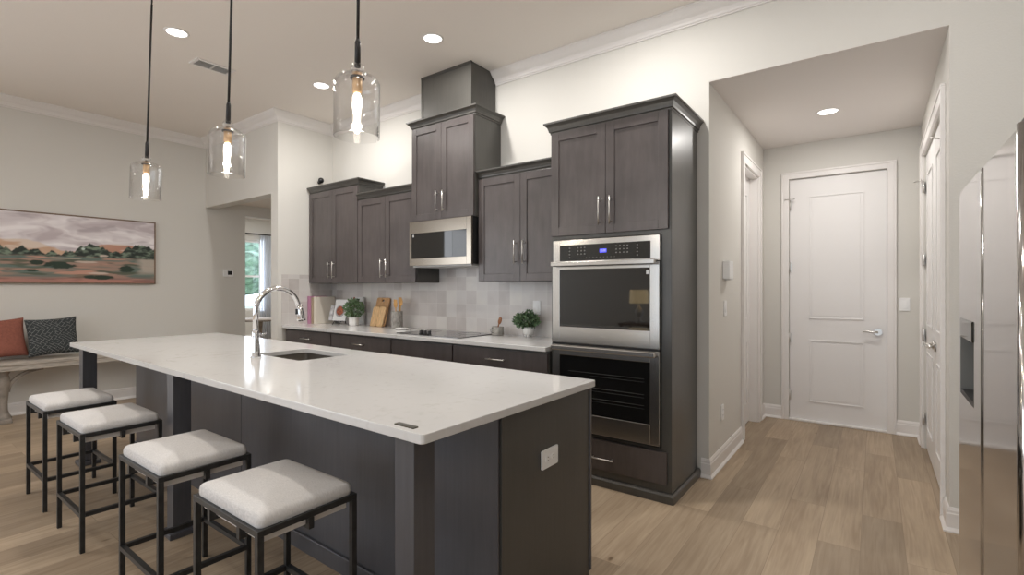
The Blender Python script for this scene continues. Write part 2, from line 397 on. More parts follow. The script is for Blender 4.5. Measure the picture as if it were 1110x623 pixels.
def sweep(bm, path, prof, side=1):
    """sweep a closed profile of (offset, z) along a flat path with mitred corners; offset goes to the left of travel when side=1"""
    path = [Vector(p) for p in path]; n = len(path); rings = []
    for i, p in enumerate(path):
        d1 = (path[i]-path[i-1]).normalized() if i else None
        d2 = (path[i+1]-path[i]).normalized() if i < n-1 else None
        n1 = Vector((-d1.y, d1.x)) if d1 else None; n2 = Vector((-d2.y, d2.x)) if d2 else None
        if n1 and n2:
            m = (n1+n2); m = m/(m.dot(n1))
        else: m = n1 or n2
        rings.append([bm.verts.new((p.x+m.x*o*side, p.y+m.y*o*side, z)) for o, z in prof])
    k = len(prof)
    for a, b in zip(rings, rings[1:]):
        for j in range(k): bm.faces.new((a[j], a[(j+1) % k], b[(j+1) % k], b[j]))
    bm.faces.new(rings[0][::-1]); bm.faces.new(rings[-1])
def rrect(w, h, r, seg=5):
    pts = []
    for cx, cy, a0 in ((w/2-r, h/2-r, 0), (-w/2+r, h/2-r, PI/2), (-w/2+r, -h/2+r, PI), (w/2-r, -h/2+r, 1.5*PI)):
        for k in range(seg+1):
            a = a0+PI/2*k/seg; pts.append((cx+r*math.cos(a), cy+r*math.sin(a)))
    return pts
def obj(name, bm, mat, parent=None, bevel=0, kind=None, label=None, smooth=False, loc=None):
    bmesh.ops.recalc_face_normals(bm, faces=bm.faces)
    me = bpy.data.meshes.new(name); 
    if smooth:
        for f in bm.faces: f.smooth = True
    bm.to_mesh(me); bm.free()
    o = bpy.data.objects.new(name, me); COL.objects.link(o)
    me.materials.append(MAT[mat])
    if parent:
        o.parent = parent
        if loc is None:  # geometry written in world coordinates: take the parent's placement back out
            if not is_local(parent):
                o.matrix_parent_inverse = world_of(parent).inverted()
    if loc is not None: o.location = loc
    if bevel:
        md = o.modifiers.new('bevel', 'BEVEL'); md.width = bevel; md.segments = 2; md.limit_method = 'ANGLE'; md.angle_limit = math.radians(40)
    if kind: o['kind'] = kind
    if label: o['label'] = label
    return o
def is_local(o):
    while o:
        if o.get('_local'): return True
        o = o.parent
    return False
def world_of(o):
    M = Matrix.LocRotScale(o.location, o.rotation_euler, o.scale)
    if o.parent: M = world_of(o.parent) @ o.matrix_parent_inverse @ M
    return M
def B(*boxes):
    bm = bmesh.new()
    for b in boxes: box(bm, *b)
    return bm
def struct(name, bm, mat, bevel=0): return obj(name, bm, mat, kind='structure', bevel=bevel)
def thing(name, label, cat, loc=(0, 0, 0), rotz=0, group=None):
    o = bpy.data.objects.new(name, None); COL.objects.link(o); o.empty_display_size = .1
    o.location = loc; o.rotation_euler = (0, 0, rotz); o['label'] = label; o['category'] = cat
    if group: o['group'] = group
    return o
def tag(o, label, cat, group=None):
    o['label'] = label; o['category'] = cat
    if group: o['group'] = group
    return o
def copy_tree(o, parent=None):
    c = o.copy(); COL.objects.link(c)
    if parent: c.parent = parent
    for ch in [x for x in ALLCH(o)]: copy_tree(ch, c)
    return c
def ALLCH(o): return [x for x in bpy.data.objects if x.parent == o]
def text_part(name, s, size, mat, parent, M, extrude=0.0004):
    cu = bpy.data.curves.new(name, 'FONT'); cu.body = s; cu.size = size; cu.extrude = extrude; cu.align_x = 'CENTER'; cu.align_y = 'CENTER'
    t = bpy.data.objects.new(name+'_curve', cu); COL.objects.link(t)
    bpy.context.view_layer.update()
    me = bpy.data.meshes.new_from_object(t.evaluated_get(bpy.context.evaluated_depsgraph_get()))
    bpy.data.objects.remove(t)
    me.transform(M)
    o = bpy.data.objects.new(name, me); COL.objects.link(o); me.materials.clear(); me.materials.append(MAT[mat])
    if parent: o.parent = parent; o.matrix_parent_inverse = world_of(parent).inverted()
    return o
FRONT = Matrix.Rotation(PI/2, 4, 'X')      # text facing -Y

# ------------------------------------------------------------------ the room
W = 3.62; CE = 3.33; XL = -7.29; XS = -5.43; HL = -0.94; HR = 0.33; HE = 5.72; HC = 2.787; YH = 2.92
XR = 1.10; YF = -4.2
struct('floor', B((-10.7, XR+.12, YF-.12, 6.6, -0.1, 0)), 'oak_planks')
struct('ceiling', B((XL-.12, XR+.12, YF-.12, YH+.0, CE, CE+.1), (XS-.145, XR+.12, YH, W+.12, CE, CE+.1)), 'ceiling_paint')
struct('wall_back', B((XS-.145, HL, W, W+.12, 0, CE), (HL, HR, W, W+.12, HC+.004, CE), (HR, XR+.12, W, W+.12, 0, CE)), 'wall_paint', )
struct('wall_left', B((XL-.12, XL, YF, 3.44, 0, CE), (XL-.12, XL, 3.44, 6.5, 2.37, 2.85), (XL-.12, XL, 4.9, 6.5, 0, 2.37)), 'wall_paint')
struct('wall_header', B((XL, XS, YH, YH+.14, 2.42, CE), (XS-.145, XS, YH, YH+.14, 0, 2.42)), 'wall_paint')
struct('wall_pillar', B((XS-.145, XS, YH+.14, W, 0, CE), (XS-.145, XS, W+.12, 6.5, 0, 2.6)), 'wall_paint')
struct('wall_right', B((XR, XR+.12, YF, W, 0, CE)), 'wall_paint')
struct('wall_front', B((XL, -3.7, YF-.12, YF, 0, CE), (.9, XR, YF-.12, YF, 0, CE), (-3.7, .9, YF-.12, YF, 0, .3), (-3.7, .9, YF-.12, YF, 2.7, CE)), 'wall_paint')
# passage and breakfast room beyond the header
struct('ceiling_passage', B((XL, XS-.145, YH+.14, 6.5, 2.52, 2.62)), 'ceiling_paint')
struct('wall_passage_end', B((-10.6, XS, 6.5, 6.6, 0, 2.85)), 'wall_paint')
struct('ceiling_breakfast', B((-10.6, XL-.12, 2.9, 6.5, 2.78, 2.88)), 'ceiling_paint')
struct('wall_breakfast_side', B((-10.6, XL-.12, 2.8, 2.9, 0, 2.85)), 'wall_paint')
struct('wall_breakfast', B((-10.6, -10.5, 2.9, 4.35, 0, 2.8), (-10.6, -10.5, 5.32, 6.5, 0, 2.8), (-10.6, -10.5, 4.35, 5.32, 0, .87), (-10.6, -10.5, 4.35, 5.32, 2.33, 2.8)), 'wall_paint')
bm = bmesh.new()
for z0, z1 in ((.87, .91), (2.29, 2.33), (1.56, 1.60)): box(bm, -10.59, -10.52, 4.35, 5.32, z0, z1)
for y0, y1 in ((4.35, 4.39), (5.28, 5.32)): box(bm, -10.59, -10.52, y0, y1, .87, 2.33)
w1 = struct('window_1', bm, 'trim_paint')
obj('window_pane', B((-10.558, -10.552, 4.39, 5.28, .91, 2.29)), 'clear_glass', w1)
bm = bmesh.new()
for x in (-3.7, -2.19, -.67, .86): box(bm, x, x+.04, YF-.08, YF-.03, .3, 2.7)
for z in (.3, 2.66): box(bm, -3.7, .9, YF-.08, YF-.03, z, z+.04)
struct('window_2', bm, 'trim_paint')
# hall
struct('wall_hall_left', B((HL-.12, HL, W+.12, 4.73, 0, HC), (HL-.12, HL, 5.42, HE, 0, HC), (HL-.12, HL, 4.73, 5.42, 2.44, HC)), 'wall_paint')
struct('wall_hall_right', B((HR, HR+.12, W+.12, 3.88, 0, HC), (HR, HR+.12, 5.36, HE, 0, HC), (HR, HR+.12, 3.88, 5.36, 2.44, HC)), 'wall_paint')
DX0, DX1, DZ = -.705, .093, 2.44
struct('wall_hall_end', B((HL-.12, DX0, HE, HE+.12, 0, HC), (DX1, HR+.12, HE, HE+.12, 0, HC), (DX0, DX1, HE, HE+.12, DZ, HC)), 'wall_paint')
struct('ceiling_hall', B((HL-.12, HR+.12, W+.12, HE+.12, HC, HC+.1), (HL, HR, W+.001, W+.12, HC, HC+.004)), 'hall_ceiling_paint')

# crown, base and casing
CP = [(0, CE), (.095, CE), (.095, CE-.012), (.088, CE-.016), (.078, CE-.030), (.055, CE-.052), (.034, CE-.066), (.022, CE-.084), (.018, CE-.098), (.010, CE-.103), (.010, CE-.112), (0, CE-.112)]
bm = bmesh.new(); sweep(bm, [(XR, W), (-2.845, W)], CP, 1); struct('trim_1', bm, 'trim_paint')
bm = bmesh.new(); sweep(bm, [(-3.475, W), (XS, W), (XS, YH), (XL, YH), (XL, YF)], CP, 1); struct('trim_2', bm, 'trim_paint')
BP = [(0, 0), (.027, 0), (.027, .008), (.016, .022), (.014, .024), (.014, .098), (.011, .104), (.011, .116), (.007, .126), (.004, .133), (0, .133)]
def base(name, path, side=1):
    bm = bmesh.new(); sweep(bm, path, BP, side); return struct(name, bm, 'trim_paint')
base('baseboard_hall_left', [(-.993, W), (HL, W), (HL, 4.64)], -1)
base('baseboard_hall_far_left', [(HL, 5.51), (HL, HE), (-.768, HE)], -1)
base('baseboard_hall_end', [(.157, HE), (HR, HE), (HR, 5.45)], -1)
base('baseboard_hall_right', [(HR, 3.79), (HR, W), (XR, W)], -1)
base('baseboard_left', [(XL, 3.44), (XL, YF)], 1)
def casing(name, plane, side, a0, a1, top, wd=.066, axis='x', th=.018):
    """door casing around an opening a0..a1 on a wall; axis='x' on a Y=plane wall facing -Y"""
    bm = bmesh.new()
    p0, p1 = sorted((plane, plane+side*th))
    q0, q1 = sorted((plane, plane+side*(th+.006)))
    k = .018
    for u0, u1, z0, z1, e in ((a0-wd+k, a0, 0, top+wd-k, 0), (a1, a1+wd-k, 0, top+wd-k, 0), (a0, a1, top, top+wd-k, 0),
                              (a0-wd, a0-wd+k, 0, top+wd-k, 1), (a1+wd-k, a1+wd, 0, top+wd-k, 1), (a0-wd, a1+wd, top+wd-k, top+wd, 1)):
        r0, r1 = (q0, q1) if e else (p0, p1)
        if axis == 'x': box(bm, u0, u1, r0, r1, z0, z1)
        else: box(bm, r0, r1, u0, u1, z0, z1)
    return struct(name, bm, 'trim_paint', bevel=.003)
casing('trim_3', HE, -1, DX0, DX1, DZ)
casing('trim_4', HL, 1, 4.73, 5.42, 2.44, wd=.088, axis='y')
casing('trim_5', HR, -1, 3.88, 5.36, 2.44, wd=.088, axis='y')
struct('trim_6', B((HL-.12, HL, 4.73, 4.745, 0, 2.44), (HL-.12, HL, 5.405, 5.42, 0, 2.44), (HL-.12, HL, 4.745, 5.405, 2.425, 2.44)), 'trim_paint')
struct('trim_7', B((DX0+.0, DX1, HE-.02, HE+.11, 0, .018)), 'trim_paint', bevel=.004)

def panel_frame(bm, u0, u1, z0, z1, depth, put):
    """raised rectangular panel moulding: outer step, groove and inner raised field"""
    w = .013
    for a0, a1, b0, b1 in ((u0, u1, z0, z0+w), (u0, u1, z1-w, z1), (u0, u0+w, z0+w, z1-w), (u1-w, u1, z0+w, z1-w)):
        put(bm, a0, a1, b0, b1, depth*1.0)
    put(bm, u0+.030, u1-.030, z0+.030, z1-.030, depth*.45)
def door_leaf(name, u0, u1, top, face, out, axis):
    """out = direction the visible face looks along the other axis (+1/-1)"""
    d = .04
    def put(bm, a0, a1, z0, z1, t):
        r0, r1 = sorted((face, face+out*t))
        if axis == 'x': box(bm, a0, a1, r0, r1, z0, z1)
        else: box(bm, r0, r1, a0, a1, z0, z1)
    bm = bmesh.new()
    r0, r1 = sorted((face, face-out*d))
    if axis == 'x': box(bm, u0, u1, r0, r1, .012, top)
    else: box(bm, r0, r1, u0, u1, .012, top)
    leaf = struct(name, bm, 'door_paint')
    wd = u1-u0; m = wd*.215
    bm = bmesh.new()
    for z0, z1 in ((.20, .82), (1.03, top-.18)):
        panel_frame(bm, u0+m, u1-m, z0, z1, .008, put)
    obj('door_panel', bm, 'door_paint', leaf, bevel=.003)
    return leaf
def hinge(leaf, z, x, y, axis):
    bm = bmesh.new(); tube(bm, [(x, y, z-.05), (x, y, z+.05)], .008, 8)
    if axis == 'x': box(bm, x-.02, x+.02, y+.002, y+.006, z-.045, z+.045)
    else: box(bm, x+.002, x+.006, y-.02, y+.02, z-.045, z+.045)
    obj('hinge', bm, 'nickel', leaf)
def lever(leaf, p, out, along):
    """out: unit vec off the door, along: lever direction"""
    p = Vector(p); out = Vector(out); along = Vector(along)
    bm = bmesh.new()
    tube(bm, [p, p+out*.012], .033, 20); tube(bm, [p+out*.010, p+out*.05], .011, 12)
    tube(bm, [p+out*.05, p+out*.052+along*.03, p+out*.05+along*.08+Vector((0, 0, .004)), p+out*.045+along*.115+Vector((0, 0, -.002))], [.010, .010, .008, .006], 10)
    return obj('door_handle', bm, 'nickel', leaf)
d1 = door_leaf('door_1', DX0+.004, DX1-.004, DZ-.004, HE+.02, -1, 'x')
for z in (.25, .83, 1.55, 2.18): hinge(d1, z, DX0+.004, HE+.004, 'x')
bm = bmesh.new(); tube(bm, [(DX0-.03, HE-.02, 2.235), (DX0+.055, HE-.02, 2.235)], .005, 8); tube(bm, [(DX0-.03, HE-.02, 2.235), (DX0-.035, HE-.02, 2.235)], .009, 8)
obj('door_stop', bm, 'nickel', d1)
lever(d1, (DX1-.07, HE+.02, .925), (0, -1, 0), (-1, 0, 0))
d2 = door_leaf('door_2', 4.745, 5.405, 2.425, HL-.075, 1, 'y')
d3 = door_leaf('door_3', 4.625, 5.355, 2.436, HR+.015, -1, 'y')
for z in (.25, .95, 1.57, 2.18): hinge(d3, z, HR-.004, 5.345, 'y')
bm = bmesh.new(); tube(bm, [(HR-.02, 5.33, 2.235), (HR-.06, 5.40, 2.235)], .005, 8); obj('door_stop', bm, 'nickel', d3)
lever(d3, (HR+.015, 4.69, .925), (-1, 0, 0), (0, 1, 0))
d4 = door_leaf('door_4', 3.885, 4.615, 2.436, HR+.015, -1, 'y')
for z in (.25, .95, 1.57, 2.18): hinge(d4, z, HR-.004, 3.895, 'y')
bm = bmesh.new(); tube(bm, [(HR-.02, 3.91, 2.235), (HR-.06, 3.86, 2.235)], .005, 8); obj('door_stop', bm, 'nickel', d4)
lever(d4, (HR+.015, 4.55, .925), (-1, 0, 0), (0, -1, 0))

struct('wall_leak_block', B((DX0-.3, DX1+.3, HE+.5, HE+.6, 0, HC), (HR+.5, HR+.6, W+.12, HE+.12, 0, HC), (HL-.7, HL-.6, 4.4, HE+.12, 0, HC), (HL-.6, HL-.12, 4.55, 4.6, 0, HC), (HR+.12, HR+.5, W+.12, W+.2, 0, HC)), 'wall_paint')  # unseen backing walls added to stop sky light leaking round the hall doors
struct('ceiling_leak_block', B((HL-.7, HL-.12, 4.4, HE+.6, HC, HC+.05), (HR+.12, HR+.6, W+.12, HE+.6, HC, HC+.05), (HL-.12, HR+.12, HE+.12, HE+.6, HC, HC+.05)), 'wall_paint')  # unseen lid added over the backing walls, closes the same light leak
# backsplash
struct('wall_backsplash', B((XS, -1.885, W-.008, W, .914, 1.56)), 'tile_back')
struct('wall_backsplash_side', B((XS, XS+.008, 2.96, W-.008, .914, 1.492)), 'tile_side')

# ------------------------------------------------------------------ kitchen cabinets
def shaker(name, parent, x0, x1, z0, z1, yf, mat='cabinet_wood', rail=.062, flat=False, th=.02):
    """door or drawer front whose face is at y=yf, looking to -Y"""
    bm = bmesh.new()
    if flat:
        box(bm, x0, x1, yf, yf+th, z0, z1)
    else:
        box(bm, x0, x0+rail, yf, yf+th, z0, z1); box(bm, x1-rail, x1, yf, yf+th, z0, z1)
        box(bm, x0+rail, x1-rail, yf, yf+th, z0, z0+rail); box(bm, x0+rail, x1-rail, yf, yf+th, z1-rail, z1)
        box(bm, x0+rail, x1-rail, yf+.007, yf+th, z0+rail, z1-rail)
    return obj(name, bm, mat, parent, bevel=.0018)
def pull(parent, a, b, out=(0, -1, 0), r=.0045, stand=.032):
    a = Vector(a); b = Vector(b); o = Vector(out); d = (b-a).normalized()
    bm = bmesh.new(); tube(bm, [a+o*stand, b+o*stand], r, 10)
    for p in (a+d*.02, b-d*.02): tube(bm, [p, p+o*stand], r*.8, 8)
    return obj('handle', bm, 'nickel', parent)
def cab_crown(parent, x0, x1, yf, z, h=.06, out=.05, left=True, right=True, yb=None):
    """moulding round the top of a cabinet, front face yf, base of moulding at z"""
    yb = yb or W-.003
    pr = [(0, z-.012), (.008, z-.012), (.008, z), (.016, z+.004), (.018, z+h*.25), (out*.55, z+h*.55), (out-.010, z+h*.72), (out-.006, z+h*.78), (out, z+h*.80), (out, z+h), (0, z+h)]
    path = []
    if right: path.append((x1, yb))
    path += [(x1, yf), (x0, yf)]
    if left: path.append((x0, yb))
    bm = bmesh.new(); sweep(bm, path, pr, 1)
    box(bm, x0, x1, yf, yb, z+h-.01, z+h-.004)
    return obj('crown_molding', bm, 'cabinet_side', parent)
def upper(name, label, x0, x1, z0, z1, depth, crown_h, left, right, cz=None, hz=(1.445, 1.63), side=True):
    yf = W-depth
    t = thing(name, label, 'cabinet', ((x0+x1)/2, W-.003, z0), 0, 'upper kitchen cabinets')
    obj('cabinet_body', B((x0, x1, yf+.021, W-.003, z0, z1)), 'cabinet_side', t, bevel=.001)
    xm = (x0+x1)/2
    dt = cz or z1-.012
    for a, b, hx in ((x0+.004, xm-.0015, xm-.042), (xm+.0015, x1-.004, xm+.042)):
        d = shaker('door', t, a, b, z0+.004, dt, yf)
        pull(d, (hx, yf, hz[0]), (hx, yf, hz[1]))
    cab_crown(t, x0, x1, yf+.021, z1, h=crown_h, left=left, right=right)
    return t
upper('upper_cabinet', 'tall dark wooden wall cabinet at the left end, beside the tiled side wall', -5.412, -4.484, 1.39, 2.455, .33, .062, False, True)
upper('upper_cabinet', 'dark wooden wall cabinet lower than its left neighbour, between it and the microwave cabinet', -4.482, -3.577, 1.39, 2.285, .33, .062, False, False)
mc = upper('upper_cabinet', 'high dark wooden wall cabinet mounted directly above the microwave', -3.574, -2.79, 1.962, 2.855, .385, .062, True, True, hz=(2.032, 2.222))
upper('upper_cabinet', 'dark wooden wall cabinet between microwave cabinet and oven tower, above the right potted plant', -2.787, -1.888, 1.39, 2.29, .33, .062, False, False, hz=(1.535, 1.725))
# duct chase
t = thing('duct_chase', 'dark wooden box rising from the microwave cabinet crown to the ceiling', 'duct cover', (-3.16, W-.003, 2.917))
obj('chase_panel', B((-3.47, -2.852, 3.272, W-.003, 2.917, 3.329)), 'cabinet_side', t, bevel=.001)
obj('corner_trim', B((-3.476, -3.46, 3.266, 3.282, 2.917, 3.329), (-2.862, -2.846, 3.266, 3.282, 2.917, 3.329), (-3.476, -2.846, 3.264, 3.282, 3.309, 3.329)), 'cabinet_side', t)

# oven tower
tw = thing('oven_cabinet', 'full-height dark wooden cabinet tower that holds the double wall oven', 'cabinet', (-1.435, W-.003, 0))
TX0, TX1, TY = -1.885, -1.020, 3.05
obj('cabinet_body', B((TX0, TX0+.025, TY, W-.003, 0, 2.455), (TX1-.062, TX1, TY, W-.003, 0, 2.455), (TX0+.025, TX1-.062, TY, W-.003, 1.68, 2.455), (TX0+.025, TX1-.062, TY, W-.003, 0, .335), (TX0+.025, TX1-.062, W-.02, W-.003, .335, 1.68)), 'cabinet_side', tw, bevel=.001)
obj('side_panel', B((TX1, TX1+.006, TY+.0, 3.53, .06, 2.45)), 'cabinet_side', tw, bevel=.001)
for a, b, hx in ((TX0+.006, -1.455, -1.491), (-1.452, -1.032, -1.411)):
    d = shaker('door', tw, a, b, 1.706, 2.446, 3.03)
    pull(d, (hx, 3.03, 1.760), (hx, 3.03, 1.948))
dr = shaker('drawer', tw, -1.868, -1.040, .112, .312, 3.03, flat=True)
pull(dr, (-1.56, 3.03, .197), (-1.385, 3.03, .197))
cab_crown(tw, TX0, TX1, TY, 2.455, h=.066, out=.046)
bm = bmesh.new(); sweep(bm, [(TX1, W-.003), (TX1, TY), (TX0, TY)], [(0, 0), (.024, 0), (.024, .045), (.014, .058), (0, .058)], 1)
obj('base_trim', bm, 'cabinet_side', tw)

# double oven
ov = thing('wall_oven', 'stainless steel double wall oven with two dark glass doors', 'oven', (-1.468, 3.05, .337))
OX0, OX1 = -1.858, -1.080
obj('oven_body', B((OX0+.01, OX1-.01, 3.0405, 3.58, .340, 1.672)), 'black_plastic', ov)
cp = obj('control_panel', B((OX0, OX1, 3.022, 3.040, 1.508, 1.672)), 'steel', ov, bevel=.002)
obj('control_glass', B((OX0+.058, OX1-.060, 3.0185, 3.024, 1.526, 1.636)), 'display_glass', cp)
obj('display', B((-1.49, -1.44, 3.0175, 3.020, 1.575, 1.600)), 'display_blue', cp, label='small blue lit clock display')
text_part('display_digits', '12:00', .018, 'cover_white', cp, Matrix.Translation((-1.465, 3.0172, 1.588)) @ FRONT)
for gx, cols in ((-1.72, 1), (-1.655, 3), (-1.37, 4), (-1.225, 1)):
    bm = bmesh.new()
    for c in range(cols):
        for r in range(4 if cols == 1 else 3):
            x = gx+c*.026; z = 1.615-r*.022
            box(bm, x-.005, x+.005, 3.0177, 3.019, z-.0035, z+.0035)
    obj('touch_keys', bm, 'key_grey', cp)
bm = bmesh.new()
for c in range(9): box(bm, -1.59+c*.026-.003, -1.59+c*.026+.003, 3.0177, 3.019, 1.543, 1.547)
obj('touch_keys', bm, 'key_grey', cp)
def oven_door(z0, z1, g0, g1, hz, racks):
    fr = .06
    bm = B((OX0, OX0+fr, 3.012, 3.034, z0, z1), (OX1-fr, OX1, 3.012, 3.034, z0, z1), (OX0+fr, OX1-fr, 3.012, 3.034, z0, g0), (OX0+fr, OX1-fr, 3.012, 3.034, g1, z1))
    d = obj('oven_door', bm, 'steel', ov, bevel=.0015)
    obj('door_glass', B((OX0+fr, OX1-fr, 3.016, 3.030, g0, g1)), 'oven_glass', d)
    bm = bmesh.new()
    box(bm, OX0+.012, OX1-.012, 2.962, 2.980, hz-.017, hz+.017)
    for x in (OX0+.012, OX1-.034): box(bm, x, x+.022, 2.975, 3.014, hz-.014, hz+.014)
    obj('handle', bm, 'steel', d, bevel=.006)
    if racks:
        bm = bmesh.new()
        for zz in racks:
            tube(bm, [(OX0+.13, 3.0150, zz), (OX1-.10, 3.0150, zz)], .0016, 6)
            tube(bm, [(OX0+.30, 3.0150, zz-.02), (OX1-.10, 3.0150, zz-.02)], .001, 6)
        obj('oven_rack', bm, 'rack_metal', d)
    return d
ud = oven_door(.955, 1.502, 1.066, 1.466, 1.503, None)
ld = oven_door(.352, .938, .476, .868, .922, (.76, .66, .59))
obj('sticker', B((-1.165, -1.147, 3.0152, 3.0165, 1.425, 1.452)), 'cover_white', ud, label='small white sticker on the oven glass')
text_part('maker_mark', '—————', .010, 'plastic_shade', ud, Matrix.Translation((-1.46, 3.0112, 1.012)) @ FRONT)
obj('vent_strip', B((OX0+.01, OX1-.005, 3.016, 3.036, .340, .350)), 'black_plastic', ov)
obj('vent_strip', B((OX0, OX1, 3.020, 3.034, .941, .952)), 'black_plastic', ov)

# microwave
mw = thing('microwave', 'stainless over-the-range microwave under the high wall cabinet', 'microwave', (-3.18, W-.003, 1.538))
MX0, MX1, MY = -3.572, -2.793, 3.205
obj('microwave_body', B((MX0+.004, MX1-.004, MY+.022, W-.010, 1.548, 1.960)), 'black_plastic', mw, bevel=.002)
fr = B((MX0, MX0+.030, MY, MY+.022, 1.545, 1.958), (MX1-.055, MX1, MY, MY+.022, 1.545, 1.958), (MX0+.030, MX1-.055, MY, MY+.022, 1.848, 1.958), (MX0+.030, MX1-.055, MY, MY+.022, 1.545, 1.613))
obj('front_frame', fr, 'steel_warm', mw, bevel=.0015)
obj('door_glass', B((MX0+.030, -3.02, MY+.004, MY+.02, 1.613, 1.848)), 'oven_glass', mw)
ctl = obj('control_glass', B((-3.018, MX1-.055, MY+.004, MY+.02, 1.613, 1.848)), 'display_glass', mw)
bm = bmesh.new()
for i in range(4):
    for j in range(3): box(bm, -2.955+i*.024, -2.951+i*.024, MY+.0032, MY+.0045, 1.64+j*.016, 1.644+j*.016)
obj('touch_keys', bm, 'key_grey', ctl)
obj('sticker', B((MX0+.045, MX0+.058, MY+.003, MY+.005, 1.815, 1.838)), 'cover_white', mw, label='small white sticker on the microwave glass')
obj('bottom_vent', B((MX0+.02, MX1-.02, MY+.03, W-.05, 1.532, 1.548)), 'plastic_shade', mw, bevel=.002)

# base cabinets with worktop
CF = 3.0
def base_cab(label, x0, x1, handle=True):
    t = thing('base_cabinet', label, 'cabinet', ((x0+x1)/2, W-.003, 0), 0, 'base kitchen cabinets')
    obj('cabinet_body', B((x0, x1, CF+.021, W-.003, .10, .880), (x0, x1, CF+.07, W-.003, 0, .10)), 'cabinet_side', t)
    d = shaker('drawer', t, x0+.006, x1-.006, .715, .862, CF, flat=True)
    xm = (x0+x1)/2
    if handle: pull(d, (xm-.09, CF, .787), (xm+.09, CF, .787))
    for a, b, hx in ((x0+.006, xm-.0015, xm-.04), (xm+.0015, x1-.006, xm+.04)):
        q = shaker('door', t, a, b, .112, .705, CF)
        pull(q, (hx, CF, .49), (hx, CF, .66))
base_cab('dark base cabinet at the left end under the cookbooks', -5.410, -4.536)
base_cab('dark base cabinet under the cutting boards and left plant', -4.534, -3.590)
base_cab('dark base cabinet under the cooktop, its front without a handle', -3.588, -2.820, False)
base_cab('dark base cabinet beside the oven tower, under the right potted plant', -2.818, -1.888)
ct = obj('countertop', B((-5.428, -1.887, 2.965, W-.010, .882, .914)), 'quartz', bevel=.003)
tag(ct, 'pale quartz worktop along the tiled wall beneath the wall cabinets', 'countertop')

# ------------------------------------------------------------------ island
isl = thing('kitchen_island', 'large dark wooden kitchen island with square posts carrying a white slab', 'island', (-1.063, .992, 0), math.radians(-0.8))
isl['_local'] = 1
def IL(x, y): return x+1.063, y-.992     # to local coordinates
def Ibox(*bs):
    return B(*[(b[0]+1.063, b[1]+1.063, b[2]-.992, b[3]-.992, b[4], b[5]) for b in bs])
PY = 1.392
obj('island_body', Ibox((-4.90, -1.092, PY, 2.03, .10, .68), (-4.90, -3.24, PY, 2.03, .68, .880), (-2.68, -1.092, PY, 2.03, .68, .880), (-3.24, -2.68, PY, 1.535, .68, .880), (-3.24, -2.68, 1.92, 2.03, .68, .880), (-4.90, -1.12, PY+.0, 1.96, 0, .10)), 'island_wood_daylit', isl)
obj('end_panel', Ibox((-1.092, -1.078, PY+.004, 2.045, .0, .880)), 'island_wood_shaded', isl, bevel=.001, label='flat dark end panel facing the hallway')
obj('corner_trim', Ibox((-1.094, -1.072, 2.045, 2.062, .035, .880)), 'island_wood_daylit', isl, bevel=.003)
obj('back_panel', Ibox((-4.90, -3.045, PY-.010, PY, .0, .880), (-3.040, -1.085, PY-.010, PY, .0, .880)), 'island_wood_daylit', isl, bevel=.001, label='flush dark panels behind the stools')
obj('base_trim', Ibox((-4.90, -1.086, PY-.024, PY-.010, 0, .085)), 'island_wood_daylit', isl, bevel=.004)
for x0 in (-4.885, -3.105, -1.208):
    p = obj('post', Ibox((x0, x0+.088, 1.022, 1.108, 0, .880)), 'island_wood_daylit', isl, bevel=.002)
    obj('post_base', Ibox((x0-.022, x0+.110, 1.000, 1.130, 0, .03)), 'island_wood_daylit', p, bevel=.004)
# slab with the sink cut out and rounded corners
SX0, SX1, SY0, SY1 = -3.225, -2.70, 1.555, 1.90
def slab():
    bm = bmesh.new()
    x0, x1, y0, y1 = -5.03, -1.050, .992, 2.062
    outer = [(x+(x0+x1)/2, y+(y0+y1)/2) for x, y in rrect(x1-x0, y1-y0, .014, 4)]
    inner = [(x+(SX0+SX1)/2, y+(SY0+SY1)/2) for x, y in rrect(SX1-SX0, SY1-SY0, .03, 4)]
    def ring(pts, z): return [bm.verts.new((*IL(x, y), z)) for x, y in pts]
    ot, it, ob, ib = ring(outer, .914), ring(inner, .914), ring(outer, .884), ring(inner, .884)
    for a, b in ((ot, ob), (it, ib)):
        n = len(a)
        for i in range(n): bm.faces.new((a[i], a[(i+1) % n], b[(i+1) % n], b[i]))
    n = len(ot)     # both loops have equal counts and start at the same corner
    for a, b in ((ot, it), (ob, ib)):
        for i in range(n): bm.faces.new((a[i], a[(i+1) % n], b[(i+1) % n], b[i]))
    return bm
sl = obj('countertop', slab(), 'quartz', isl, bevel=.003, label='white quartz slab with soft grey veins')
# sink
bm = bmesh.new()
ip = [(x+(SX0+SX1)/2, y+(SY0+SY1)/2) for x, y in rrect(SX1-SX0+.01, SY1-SY0+.01, .03, 4)]
a = [bm.verts.new((*IL(x, y), .8835)) for x, y in ip]; b = [bm.verts.new((*IL(x, y), .70)) for x, y in ip]
for i in range(len(a)): bm.faces.new((a[i], a[(i+1) % len(a)], b[(i+1) % len(a)], b[i])).smooth = True
bm.faces.new(b)
sk = obj('sink_basin', bm, 'steel_sink', isl, label='undermount brushed steel sink basin')
bm = bmesh.new(); lathe(bm, [(0, .0), (.04, .0), (.045, .004), (.045, .0)], (*IL(-2.95, 1.74), .702), 20); obj('drain', bm, 'chrome', sk)
